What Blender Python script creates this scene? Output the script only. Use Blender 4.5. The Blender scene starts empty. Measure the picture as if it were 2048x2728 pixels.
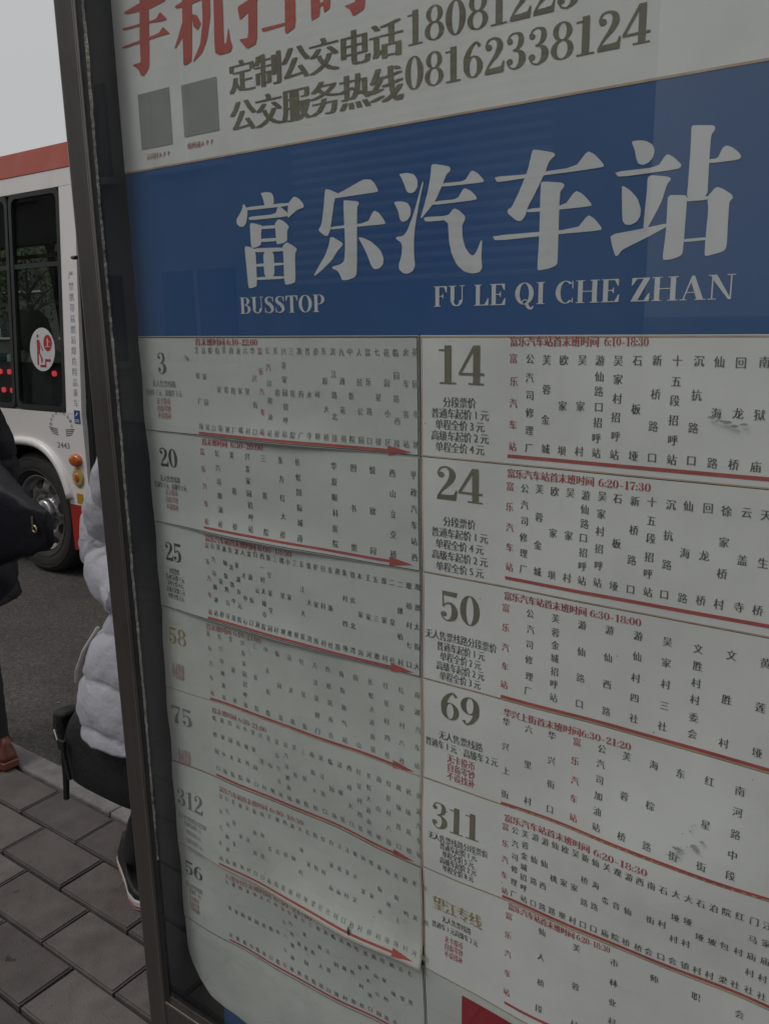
import bpy, bmesh, math, random
from mathutils import Vector, Matrix
random.seed(7)
SC = bpy.context.scene
COL = SC.collection
PI = math.pi

# ------------------------------------------------------------------ camera
cam_d = bpy.data.cameras.new('camera')
cam = bpy.data.objects.new('camera', cam_d)
COL.objects.link(cam)
RX = Vector((0.8145, -0.1180, 0.5679)); RZ = Vector((-0.0164, 0.9741, 0.2260))
RX = (RX - RZ * RX.dot(RZ) / RZ.length_squared).normalized(); RZ.normalize(); RY = RZ.cross(RX)
cam.matrix_world = Matrix.Translation((0, -0.8, 1.65)) @ Matrix((RX, RY, RZ)).to_4x4()
cam_d.sensor_fit = 'VERTICAL'; cam_d.sensor_height = 24.0; cam_d.lens = 24.0 * 2213 / 2728
cam_d.clip_start = 0.02; cam_d.clip_end = 2000
SC.camera = cam

# ------------------------------------------------------------------ sky, sun, exposure (overcast)
SUN_EL, SUN_AZ = 50.0, 212.0
w = bpy.data.worlds.new('World'); SC.world = w; w.use_nodes = True
nt = w.node_tree; nt.nodes.clear()
sky = nt.nodes.new('ShaderNodeTexSky'); sky.sky_type = 'NISHITA'; sky.sun_disc = False
sky.sun_elevation = math.radians(SUN_EL); sky.sun_rotation = math.radians(SUN_AZ)
sky.air_density = 2.0; sky.dust_density = 6.0; sky.ozone_density = 1.0
hs = nt.nodes.new('ShaderNodeHueSaturation'); hs.inputs['Saturation'].default_value = 0.12
mx = nt.nodes.new('ShaderNodeMix'); mx.data_type = 'RGBA'; mx.inputs[0].default_value = 0.75
mx.inputs[7].default_value = (7.4, 7.5, 7.6, 1)
bg = nt.nodes.new('ShaderNodeBackground'); bg.inputs['Strength'].default_value = 0.081
wo = nt.nodes.new('ShaderNodeOutputWorld')
nt.links.new(sky.outputs[0], hs.inputs['Color']); nt.links.new(hs.outputs[0], mx.inputs[6])
nt.links.new(mx.outputs[2], bg.inputs[0]); nt.links.new(bg.outputs[0], wo.inputs[0])
sl = bpy.data.lights.new('sun', 'SUN'); sl.energy = 1.5; sl.angle = math.radians(30); sl.color = (1, .97, .93)
so = bpy.data.objects.new('sun', sl); COL.objects.link(so)
so.rotation_euler = (math.radians(90 - SUN_EL), 0, math.radians(180 - SUN_AZ))
SC.view_settings.view_transform = 'Standard'; SC.view_settings.look = 'None'
SC.view_settings.exposure = -0.06; SC.view_settings.gamma = 1.0; SC.view_settings.use_curve_mapping = False

cy = SC.cycles; cy.max_bounces = 5; cy.diffuse_bounces = 3; cy.glossy_bounces = 3; cy.transmission_bounces = 2; cy.transparent_max_bounces = 12
cy.caustics_reflective = False; cy.caustics_refractive = False

# ------------------------------------------------------------------ helpers
ROOT = {}
def tag(o, label=None, cat=None, group=None, kind=None):
    if label: o['label'] = label
    if cat: o['category'] = cat
    if group: o['group'] = group
    if kind: o['kind'] = kind
    return o
def thing(name, loc, label, cat, group=None):
    o = bpy.data.objects.new(name, None); o.empty_display_size = 0.1; o.location = loc
    COL.objects.link(o); ROOT[o] = Vector(loc); tag(o, label, cat, group); return o
def obj(name, verts, faces, mat, parent=None, smooth=False, fm=None):
    """verts are in world space; a part is stored relative to its thing's base"""
    off = ROOT[parent] if parent else Vector((0, 0, 0))
    me = bpy.data.meshes.new(name)
    me.from_pydata([tuple(Vector(v) - off) for v in verts], [], faces)
    for m in (mat if isinstance(mat, (list, tuple)) else [mat]): me.materials.append(m)
    if fm: me.polygons.foreach_set('material_index', fm)
    if smooth: me.polygons.foreach_set('use_smooth', [True] * len(me.polygons))
    me.update()
    o = bpy.data.objects.new(name, me); COL.objects.link(o)
    if parent: o.parent = parent
    ROOT[o] = off
    return o
class MB:
    def __init__(s): s.v = []; s.f = []; s.m = []
    def add(s, vs, fs, m=0):
        n = len(s.v); s.v += [tuple(v) for v in vs]; s.f += [tuple(i + n for i in f) for f in fs]; s.m += [m] * len(fs); return s
    def box(s, x0, x1, y0, y1, z0, z1, m=0):
        return s.add([(x0,y0,z0),(x1,y0,z0),(x1,y1,z0),(x0,y1,z0),(x0,y0,z1),(x1,y0,z1),(x1,y1,z1),(x0,y1,z1)],
                     [(3,2,1,0),(4,5,6,7),(0,1,5,4),(1,2,6,5),(2,3,7,6),(3,0,4,7)], m)
    def bbox(s, x0, x1, y0, y1, z0, z1, b=.004, m=0):
        bm = bmesh.new()
        bmesh.ops.create_cube(bm, size=1.0, matrix=Matrix.Translation(((x0+x1)/2,(y0+y1)/2,(z0+z1)/2)) @ Matrix.Diagonal((x1-x0,y1-y0,z1-z0,1)))
        bmesh.ops.bevel(bm, geom=bm.edges[:], offset=b, segments=2, affect='EDGES', profile=.5)
        return s.bm(bm, m)
    def bm(s, bm, m=0):
        bm.verts.index_update(); s.add([v.co.copy() for v in bm.verts], [[v.index for v in f.verts] for f in bm.faces], m); bm.free(); return s
    def tube(s, pts, r, n=10, m=0, cap=True):
        pts = [Vector(p) for p in pts]; rs = r if isinstance(r, (list, tuple)) else [r] * len(pts)
        base = len(s.v); up = Vector((0, 0, 1)); rings = []
        for i, p in enumerate(pts):
            d = (pts[min(i+1, len(pts)-1)] - pts[max(i-1, 0)]).normalized()
            a = d.cross(up)
            if a.length < .05: a = d.cross(Vector((0, 1, 0)))
            a.normalize(); b = a.cross(d)
            rings.append([p + (a * math.cos(2*PI*k/n) + b * math.sin(2*PI*k/n)) * rs[i] for k in range(n)])
        vs = [v for r_ in rings for v in r_]; fs = []
        for i in range(len(pts)-1):
            for k in range(n):
                fs.append((i*n+k, i*n+(k+1) % n, (i+1)*n+(k+1) % n, (i+1)*n+k))
        if cap: fs += [tuple(range(n-1, -1, -1)), tuple((len(pts)-1)*n+k for k in range(n))]
        return s.add(vs, fs, m)
    def loft(s, rings, m=0, cap=True):
        n = len(rings[0]); fs = []
        for i in range(len(rings)-1):
            for k in range(n):
                fs.append((i*n+k, i*n+(k+1) % n, (i+1)*n+(k+1) % n, (i+1)*n+k))
        if cap: fs += [tuple(range(n-1, -1, -1)), tuple((len(rings)-1)*n+k for k in range(n))]
        return s.add([v for r in rings for v in r], fs, m)
    def prism(s, poly, f0, f1, m=0):
        """poly of 2D points; f0/f1 map a 2D point to the two faces"""
        n = len(poly); return s.add([f0(p) for p in poly] + [f1(p) for p in poly],
            [tuple(range(n)), tuple(range(2*n-1, n-1, -1))] + [(i, i+n, (i+1) % n + n, (i+1) % n) for i in range(n)], m)
    def build(s, name, mat, parent=None, smooth=False): return obj(name, s.v, s.f, mat, parent, smooth, s.m if isinstance(mat, (list, tuple)) else None)
def ering(cx, cy, z, rx, ry, n=28, e=2.0, rot=0.0):
    out = []
    for k in range(n):
        a = 2*PI*k/n; c, s_ = math.cos(a), math.sin(a)
        x = rx*math.copysign(abs(c)**(2/e), c); y = ry*math.copysign(abs(s_)**(2/e), s_)
        out.append(Vector((cx + x*math.cos(rot) - y*math.sin(rot), cy + x*math.sin(rot) + y*math.cos(rot), z)))
    return out
def lerp(a, b, t): return a + (b - a) * t
def interp(tab, x):
    if x <= tab[0][0]: return tab[0][1]
    for (x0, y0), (x1, y1) in zip(tab, tab[1:]):
        if x <= x1: return lerp(y0, y1, (x-x0)/(x1-x0))
    return tab[-1][1]

# ------------------------------------------------------------------ materials
def mat(name, col, rough=.6, metal=0.0, var=.15, scale=8.0, bump=0.0, bscale=40.0, spec=.5, rnd=0.0, coat=0.0, stretch=None):
    m = bpy.data.materials.new(name); m.use_nodes = True; t = m.node_tree; N = t.nodes; L = t.links
    p = N['Principled BSDF']; p.inputs['Roughness'].default_value = rough; p.inputs['Metallic'].default_value = metal
    p.inputs['Specular IOR Level'].default_value = spec
    if coat: p.inputs['Coat Weight'].default_value = coat; p.inputs['Coat Roughness'].default_value = .08
    tc = N.new('ShaderNodeTexCoord'); src = tc.outputs['Object']
    if stretch:
        mp = N.new('ShaderNodeMapping'); mp.inputs['Scale'].default_value = stretch; L.new(src, mp.inputs[0]); src = mp.outputs[0]
    nz = N.new('ShaderNodeTexNoise'); nz.inputs['Scale'].default_value = scale; nz.inputs['Detail'].default_value = 3; nz.inputs['Roughness'].default_value = .62
    L.new(src, nz.inputs['Vector'])
    rp = N.new('ShaderNodeMapRange'); rp.inputs[1].default_value = .25; rp.inputs[2].default_value = .75
    rp.inputs[3].default_value = 1-var; rp.inputs[4].default_value = 1+var
    L.new(nz.outputs['Fac'], rp.inputs[0]); val = rp.outputs[0]
    if rnd:
        oi = N.new('ShaderNodeObjectInfo'); r2 = N.new('ShaderNodeMapRange'); r2.inputs[3].default_value = 1-rnd; r2.inputs[4].default_value = 1+rnd
        L.new(oi.outputs['Random'], r2.inputs[0]); mu = N.new('ShaderNodeMath'); mu.operation = 'MULTIPLY'
        L.new(val, mu.inputs[0]); L.new(r2.outputs[0], mu.inputs[1]); val = mu.outputs[0]
    vm = N.new('ShaderNodeVectorMath'); vm.operation = 'SCALE'; vm.inputs[0].default_value = col[:3]; L.new(val, vm.inputs['Scale'])
    L.new(vm.outputs[0], p.inputs['Base Color'])
    if bump:
        n2 = N.new('ShaderNodeTexNoise'); n2.inputs['Scale'].default_value = bscale; n2.inputs['Detail'].default_value = 2; L.new(src, n2.inputs['Vector'])
        b = N.new('ShaderNodeBump'); b.inputs['Strength'].default_value = bump; b.inputs['Distance'].default_value = .01
        L.new(n2.outputs['Fac'], b.inputs['Height']); L.new(b.outputs[0], p.inputs['Normal'])
    return m
def stained(m, col, scale, lo, hi, amount):
    """adds stains with a shape of their own on top of the base colour"""
    t = m.node_tree; N = t.nodes; L = t.links; p = N['Principled BSDF']; src = p.inputs['Base Color'].links[0].from_socket
    tc = N.new('ShaderNodeTexCoord'); nz = N.new('ShaderNodeTexNoise'); nz.inputs['Scale'].default_value = scale; nz.inputs['Detail'].default_value = 4; nz.inputs['Roughness'].default_value = .65
    L.new(tc.outputs['Object'], nz.inputs['Vector'])
    rp = N.new('ShaderNodeMapRange'); rp.inputs[1].default_value = lo; rp.inputs[2].default_value = hi; rp.inputs[3].default_value = 0; rp.inputs[4].default_value = amount
    L.new(nz.outputs['Fac'], rp.inputs[0])
    mx = N.new('ShaderNodeMix'); mx.data_type = 'RGBA'; L.new(rp.outputs[0], mx.inputs[0]); L.new(src, mx.inputs[6]); mx.inputs[7].default_value = (*col, 1)
    L.new(mx.outputs[2], p.inputs['Base Color']); return m
def glass(name, tint, ior=1.45, rough=.0):
    m = bpy.data.materials.new(name); m.use_nodes = True; t = m.node_tree; N = t.nodes; L = t.links; N.clear()
    o = N.new('ShaderNodeOutputMaterial'); o.name = 'Material Output'; tr = N.new('ShaderNodeBsdfTransparent'); tr.inputs[0].default_value = (*tint, 1)
    gl = N.new('ShaderNodeBsdfGlossy'); gl.inputs['Roughness'].default_value = rough; gl.inputs[0].default_value = (.95, .97, .97, 1)
    fr = N.new('ShaderNodeFresnel'); fr.inputs[0].default_value = ior; ge = N.new('ShaderNodeNewGeometry')
    inv = N.new('ShaderNodeMath'); inv.operation = 'SUBTRACT'; inv.inputs[0].default_value = 1; L.new(ge.outputs['Backfacing'], inv.inputs[1])
    mu = N.new('ShaderNodeMath'); mu.operation = 'MULTIPLY'; L.new(fr.outputs[0], mu.inputs[0]); L.new(inv.outputs[0], mu.inputs[1])
    mx = N.new('ShaderNodeMixShader'); L.new(mu.outputs[0], mx.inputs[0]); L.new(tr.outputs[0], mx.inputs[1]); L.new(gl.outputs[0], mx.inputs[2]); L.new(mx.outputs[0], o.inputs[0])
    return m
M = {}
M['paper'] = stained(mat('paper', (.645, .66, .645), .75, var=.07, scale=9, bump=.18, bscale=10, spec=.3), (.50, .52, .505), 5.5, .56, .80, .55)
M['paper_old_dim'] = stained(stained(mat('paper_old_dim', (.51, .535, .51), .78, var=.08, scale=7, bump=.38, bscale=11, spec=.3), (.38, .405, .385), 6, .52, .80, .7), (.30, .30, .29), 26, .66, .76, .35)
M['paper_new'] = stained(mat('paper_new', (.50, .525, .505), .7, var=.06, scale=8, bump=.34, bscale=11, spec=.3), (.39, .415, .395), 5, .58, .82, .45)
M['blue'] = stained(mat('blue_print', (.017, .078, .230), .6, var=.10, scale=5, bump=.05, bscale=16, spec=.35), (.020, .105, .225), 3.5, .52, .8, .5)
M['paper_edge'] = mat('paper_edge', (.50, .46, .34), .8, var=.1)
M['red_print'] = mat('red_print', (.26, .008, .022), .6, var=.1, scale=6)
M['ink_white'] = stained(mat('ink_white', (.56, .59, .60), .65, var=.05, scale=10, spec=.3), (.42, .43, .42), 14, .6, .75, .5)
def ink(name, c, var=.35, sc=30): return mat(name, c, .7, var=var, scale=sc, spec=.25)
M['ink_black'] = ink('ink_black', (.105, .115, .108))
M['ink_dark'] = ink('ink_dark', (.065, .070, .064), .25)
M['ink_grey'] = ink('ink_grey', (.21, .225, .21))
M['ink_pale'] = ink('ink_pale', (.30, .32, .30), .25)
M['ink_olive'] = ink('ink_olive', (.165, .158, .112), .22, 12)
M['ink_gold'] = ink('ink_gold', (.34, .27, .13), .25, 20)
M['ink_red'] = ink('ink_red', (.38, .085, .078), .2)
M['ink_redbig'] = ink('ink_redbig', (.44, .105, .088), .12, 9)
M['ink_rose'] = ink('ink_rose', (.40, .19, .17), .2)
M['ink_orange'] = ink('ink_orange', (.44, .33, .23), .2)
M['ink_brown'] = ink('ink_brown', (.11, .055, .04), .3)
M['ink_teal'] = ink('ink_teal', (.10, .22, .22), .2)
M['print_grey'] = ink('print_grey', (.27, .285, .275), .08, 20)
M['steel'] = stained(mat('brushed_steel', (.195, .182, .172), .36, .85, .10, 3, .05, 60, stretch=(30, 30, .6)), (.06, .05, .045), 9, .55, .8, .5)
M['steel_edge'] = mat('steel_edge', (.42, .40, .37), .3, .9, .15, 20)
M['rubber'] = mat('black_rubber', (.012, .012, .014), .55, var=.3, scale=20, bump=.2)
M['wall_in'] = stained(mat('cabinet_lining', (.014, .017, .030), .42, var=.4, scale=14, bump=.1), (.06, .06, .06), 30, .68, .76, .5)
M['sealant'] = stained(mat('sealant', (.40, .39, .36), .7, var=.2, scale=30, bump=.6, bscale=150), (.07, .07, .065), 22, .50, .64, .75)
M['backing'] = stained(mat('backing', (.028, .028, .026), .7, var=.4, scale=12), (.09, .085, .075), 25, .6, .75, .5)
M['glass'] = glass('cabinet_glass', (.985, .99, .987), 1.50)
def dusty(m):
    # a film of street dust and wiped smears on the pane
    t = m.node_tree; N = t.nodes; L = t.links; o = N['Material Output']; src = o.inputs[0].links[0].from_socket
    tc = N.new('ShaderNodeTexCoord'); mp = N.new('ShaderNodeMapping'); mp.inputs['Scale'].default_value = (1, 1, .45); mp.inputs['Rotation'].default_value = (0, .5, 0); L.new(tc.outputs['Object'], mp.inputs[0])
    nz = N.new('ShaderNodeTexNoise'); nz.inputs['Scale'].default_value = 4.5; nz.inputs['Detail'].default_value = 4; L.new(mp.outputs[0], nz.inputs['Vector'])
    rp = N.new('ShaderNodeMapRange'); rp.inputs[1].default_value = .35; rp.inputs[2].default_value = .75; rp.inputs[3].default_value = .006; rp.inputs[4].default_value = .030; L.new(nz.outputs['Fac'], rp.inputs[0])
    df = N.new('ShaderNodeBsdfDiffuse'); df.inputs[0].default_value = (.55, .57, .58, 1); mx = N.new('ShaderNodeMixShader')
    L.new(rp.outputs[0], mx.inputs[0]); L.new(src, mx.inputs[1]); L.new(df.outputs[0], mx.inputs[2]); L.new(mx.outputs[0], o.inputs[0]); return m
dusty(M['glass'])
M['glass_bus'] = glass('bus_glass', (.74, .77, .76), 1.5)
M['white_paint'] = stained(mat('bus_white', (.82, .795, .785), .32, var=.03, scale=2, bump=.015, bscale=6, coat=.5), (.45, .42, .40), 3, .56, .85, .3)
M['red_paint'] = stained(mat('bus_red', (.40, .022, .016), .32, var=.06, scale=4, coat=.5), (.22, .03, .02), 6, .55, .8, .4)
M['red_stripe'] = stained(mat('stripe_red', (.52, .12, .09), .38, var=.07, scale=5, coat=.3), (.46, .2, .17), 5, .5, .75, .5)
M['black_trim'] = mat('black_trim', (.014, .015, .016), .4, var=.3, scale=10)
M['tyre'] = mat('tyre_rubber', (.028, .027, .026), .78, var=.25, scale=25, bump=.2, bscale=60)
M['rim'] = stained(mat('wheel_steel', (.46, .45, .46), .34, .85, .08, 12), (.08, .07, .06), 12, .52, .75, .6)
M['dark_hole'] = mat('dark_hole', (.02, .016, .015), .8)
M['interior'] = mat('bus_interior', (.06, .062, .065), .6, var=.3, scale=4)
M['seat_blue'] = mat('seat_plastic', (.02, .12, .14), .45, var=.2)
M['rail_yellow'] = mat('rail', (.35, .16, .02), .4)
M['amber'] = mat('amber_lens', (.52, .11, .01), .2, var=.15, scale=60, coat=.6)
M['yellow_ring'] = mat('yellow_ring', (.42, .34, .12), .35, var=.2, scale=50)
M['sticker_yellow'] = mat('sticker_yellow', (.46, .24, .015), .5)
M['sticker_blue'] = mat('sticker_blue', (.012, .06, .25), .5)
M['sticker_white'] = mat('sticker_white', (.62, .62, .64), .5, var=.04)
M['sticker_red'] = mat('sticker_red', (.42, .02, .02), .5)
M['bus_text'] = mat('bus_text', (.17, .22, .32), .5, var=.4, scale=25)
M['bus_text_dark'] = mat('bus_text_dark', (.13, .135, .16), .5, var=.3, scale=25)
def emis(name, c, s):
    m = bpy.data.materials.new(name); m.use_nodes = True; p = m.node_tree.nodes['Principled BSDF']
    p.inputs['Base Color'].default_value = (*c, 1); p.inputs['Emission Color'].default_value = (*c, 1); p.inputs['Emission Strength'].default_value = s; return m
M['reflection_red'] = emis('reflection_red', (.8, .06, .08), 1.0)  # glow stands in for red reflections on the bus window
M['paver'] = stained(stained(stained(mat('paver_concrete', (.118, .102, .097), .85, var=.22, scale=9, bump=.35, bscale=160, rnd=.26, spec=.25), (.055, .045, .042), 2.3, .50, .72, .65), (.15, .14, .135), 3.7, .56, .75, .5), (.03, .025, .024), 11, .665, .70, .75)
def world_space(m):
    # stains run across neighbouring stones instead of repeating on each
    t = m.node_tree; ge = t.nodes.new('ShaderNodeNewGeometry')
    for n in [n for n in t.nodes if n.type == 'TEX_COORD']:
        for l in list(n.outputs['Object'].links): t.links.new(ge.outputs['Position'], l.to_socket)
world_space(M['paver'])
M['joint'] = mat('joint_sand', (.022, .016, .014), .95, var=.4, scale=40, bump=.6, bscale=120)
M['kerb'] = stained(mat('kerb_stone', (.20, .19, .187), .85, var=.2, scale=14, bump=.4, bscale=140, rnd=.08, spec=.25), (.07, .06, .058), 4, .5, .72, .6)
world_space(M['kerb'])
M['ground'] = mat('ground_far', (.10, .10, .09), .9, var=.2, scale=.5)
M['wall_pale'] = stained(mat('facade_pale', (.42, .40, .37), .8, var=.08, scale=.6, bump=.1, bscale=8), (.25, .24, .22), .5, .52, .75, .6)
M['wall_dark'] = mat('facade_dark', (.10, .095, .09), .8, var=.2, scale=.6)
M['window_dark'] = mat('window_dark', (.02, .025, .03), .08, var=.2)
M['louvre'] = mat('louvre', (.55, .55, .54), .5)
M['bark'] = mat('bark', (.07, .05, .035), .9, var=.3, scale=10, bump=.5)
M['leaf'] = mat('leaf', (.065, .10, .025), .6, var=.45, scale=1.7)
M['down_grey'] = mat('grey_nylon', (.40, .40, .45), .5, var=.06, scale=6, bump=.55, bscale=30, spec=.4)
M['seam'] = mat('seam', (.10, .10, .125), .8)
M['cord_white'] = mat('cord_white', (.45, .44, .44), .7)
M['down_black'] = mat('black_nylon', (.0075, .008, .013), .55, var=.25, scale=6, bump=.6, bscale=16, spec=.25)
M['bag_black'] = mat('black_canvas', (.010, .011, .012), .7, var=.3, scale=20, bump=.3, bscale=60)
M['trouser'] = mat('trouser_black', (.012, .012, .014), .8, var=.2, bump=.3, bscale=18)
M['shoe_black'] = mat('shoe_black', (.012, .012, .012), .6, var=.2)
M['sole_white'] = mat('sole_white', (.50, .49, .47), .6, var=.08)
M['shoe_brown'] = mat('shoe_brown', (.14, .045, .032), .5, var=.25, scale=12)
M['skin'] = mat('skin', (.42, .26, .19), .5, var=.06)
M['hair'] = mat('hair', (.012, .010, .009), .45, var=.3, scale=40)
M['brass'] = mat('brass_ring', (.42, .38, .20), .3, .8)
M['hood_dark'] = mat('hood_dark', (.028, .032, .026), .9, var=.2)
M['cloth_cream'] = mat('cloth_cream', (.36, .36, .32), .8, var=.3, scale=14)
M['cloth_orange'] = mat('cloth_orange', (.35, .13, .03), .8, var=.3, scale=14)
M['cloth_teal'] = mat('cloth_teal', (.06, .26, .30), .8, var=.2, scale=9)
def asphalt():
    m = mat('asphalt', (.092, .084, .079), .9, var=.25, scale=1.3, bump=.9, bscale=110, spec=.3); t = m.node_tree; N = t.nodes; L = t.links; p = N['Principled BSDF']
    src = p.inputs['Base Color'].links[0].from_socket; tc = N.new('ShaderNodeTexCoord'); vo = N.new('ShaderNodeTexVoronoi'); vo.inputs['Scale'].default_value = 95
    L.new(tc.outputs['Object'], vo.inputs['Vector']); sp = N.new('ShaderNodeSeparateColor'); L.new(vo.outputs['Color'], sp.inputs[0])
    rp = N.new('ShaderNodeMapRange'); rp.inputs[1].default_value = .2; rp.inputs[2].default_value = 1; rp.inputs[3].default_value = .72; rp.inputs[4].default_value = 1.35; L.new(sp.outputs[0], rp.inputs[0])
    vm = N.new('ShaderNodeVectorMath'); vm.operation = 'SCALE'; L.new(src, vm.inputs[0]); L.new(rp.outputs[0], vm.inputs['Scale']); L.new(vm.outputs[0], p.inputs['Base Color'])
    return stained(m, (.055, .05, .047), .9, .5, .7, .6)
M['asphalt'] = asphalt()

# ------------------------------------------------------------------ setting: ground, road, pavement
RZD = -0.11
o = obj('ground', [(-600,-600,-.2),(600,-600,-.2),(600,600,-.2),(-600,600,-.2)], [(0,1,2,3)], M['ground']); tag(o, kind='structure')
b = MB(); b.add([(-80,.80,RZD),(60,.80,RZD),(60,12,RZD),(-80,12,RZD)], [(0,1,2,3)]); o = b.build('road', M['asphalt']); tag(o, kind='structure')
pav = MB().box(-40, 30, -7.0, .812, -.19, -.022).build('pavement', M['joint']); tag(pav, kind='structure')
PX, PY = .3155, .1622
def paver_mesh():
    bm = bmesh.new(); bmesh.ops.create_cube(bm, size=1, matrix=Matrix.Diagonal((PX-.0092, PY-.0092, .05, 1)))
    bmesh.ops.bevel(bm, geom=[e for e in bm.edges if all(v.co.z > 0 for v in e.verts)], offset=.0045, segments=2, affect='EDGES')
    me = bpy.data.meshes.new('paver'); bm.to_mesh(me); bm.free(); me.materials.append(M['paver']); return me
pm = paver_mesh(); far = MB()
y = .7155; row = 0
while y > -3.2:
    x0 = -2.557 + (PX/2 if row % 2 else 0) - PX*8
    for i in range(22):
        cx, cy = x0 + (i+.5)*PX, y - PY/2
        dz = random.uniform(-.002, .0015)
        if -4.2 < cx < -.5 and cy > -.75 or (cy > -.4 and cx < .6):
            p = bpy.data.objects.new('paver', pm); COL.objects.link(p); p.parent = pav
            p.location = (cx + random.uniform(-.001,.001), cy + random.uniform(-.0012,.0012), -.025 + dz)
            p.rotation_euler = (random.uniform(-.006,.006), random.uniform(-.004,.004), random.uniform(-.008,.008) + (PI if random.random() < .5 else 0))
        else:
            far.box(cx-PX/2+.004, cx+PX/2-.004, cy-PY/2+.004, cy+PY/2-.004, -.05, dz-.0005)
    y -= PY; row += 1
fo = far.build('paver_field', M['paver'], pav); fo['kind'] = 'stuff'
kerb = MB().box(-40, 30, .722, .808, -.2, -.03).build('kerb', M['joint']); tag(kerb, kind='structure')
bmk = MB().bbox(-.4475, .4475, .7255, .818, -.16, .002, .009)
ks = None
for i in range(-16, 8):
    cx = -2.29 + .9*(i+.5)
    if ks is None:
        ks = bmk.build('kerb_stone', M['kerb'], kerb); me = ks.data; k = ks
    else:
        k = bpy.data.objects.new('kerb_stone', me); COL.objects.link(k); k.parent = kerb
    k.location = (cx, random.uniform(-.002,.002), random.uniform(-.002,.002))
# far side of the road
fp = MB().box(-80, 60, 12, 17, -.19, .0).build('far_pavement', M['kerb']); tag(fp, kind='structure')
# grit on the road
g = MB(); random.seed(3)
for i in range(260):
    x = random.uniform(-5.5, -1.6); yy = .83 + random.random()**1.7*1.9; r = random.uniform(.0025, .0085)
    bm = bmesh.new(); bmesh.ops.create_icosphere(bm, subdivisions=1, radius=r, matrix=Matrix.Translation((x, yy, RZD+r*.35)) @ Matrix.Rotation(random.random()*6, 4, 'Z') @ Matrix.Diagonal((1, random.uniform(.6,1.3), random.uniform(.4,.7), 1)))
    g.bm(bm)
o = g.build('road_grit', M['kerb']); tag(o, 'loose pale grit scattered on the asphalt by the kerb', 'grit', kind='stuff')
# ------------------------------------------------------------------ lettering: serif shapes drawn as strokes, CJK outlines from the built-in font
def catmull(pts, n=6):
    out = []
    P = [pts[0]] + list(pts) + [pts[-1]]
    for i in range(1, len(P)-2):
        for k in range(n):
            t = k/n; q = []
            for c in range(len(pts[0])):
                a, b_, c_, d = P[i-1][c], P[i][c], P[i+1][c], P[i+2][c]
                q.append(.5*((2*b_) + (-a+c_)*t + (2*a-5*b_+4*c_-d)*t*t + (-a+3*b_-3*c_+d)*t**3))
            out.append(tuple(q))
    out.append(tuple(pts[-1])); return out
def R_(x0, y0, x1, y1): return [[(x0,y0),(x1,y0),(x1,y1),(x0,y1)]]
def ST(pts, n=6):      # pts: (x, y, width)
    c = catmull(pts, n); L = []; Rr = []
    for i, (x, y_, w_) in enumerate(c):
        a = c[max(i-1,0)]; b_ = c[min(i+1,len(c)-1)]; dx, dy = b_[0]-a[0], b_[1]-a[1]; l = math.hypot(dx, dy) or 1
        L.append((x - dy/l*w_/2, y_ + dx/l*w_/2)); Rr.append((x + dy/l*w_/2, y_ - dx/l*w_/2))
    return [[L[i], Rr[i], Rr[i+1], L[i+1]] for i in range(len(c)-1)]
def RG(cx, cy, rx, ry, ts, tt, a0=0, a1=360, n=20):
    out = []
    for i in range(n):
        q = []
        for a in (math.radians(lerp(a0,a1,i/n)), math.radians(lerp(a0,a1,(i+1)/n))):
            q.append(((cx+rx*math.cos(a), cy+ry*math.sin(a)), (cx+(rx-ts)*math.cos(a), cy+(ry-tt)*math.sin(a))))
        out.append([q[0][0], q[1][0], q[1][1], q[0][1]])
    return out
def DOT(cx, cy, r, ry=None, n=12): return [[(cx+r*math.cos(2*PI*k/n), cy+(ry or r)*math.sin(2*PI*k/n)) for k in range(n)]]
def STEM(x, w_=.16, y0=0, y1=1, top=True, bot=True, s=.07):
    o_ = R_(x, y0, x+w_, y1)
    if bot: o_ += R_(x-s, y0, x+w_+s, y0+.035)
    if top: o_ += R_(x-s, y1-.035, x+w_+s, y1)
    return o_
def rot180(polys, w_): return [[(w_-x, 1-y_) for x, y_ in p] for p in polys]
_six = RG(.30,.31,.26,.31,.155,.03) + ST([(.47,.86,.10),(.38,.975,.05),(.24,.86,.10),(.125,.6,.155),(.115,.32,.155)])
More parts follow.
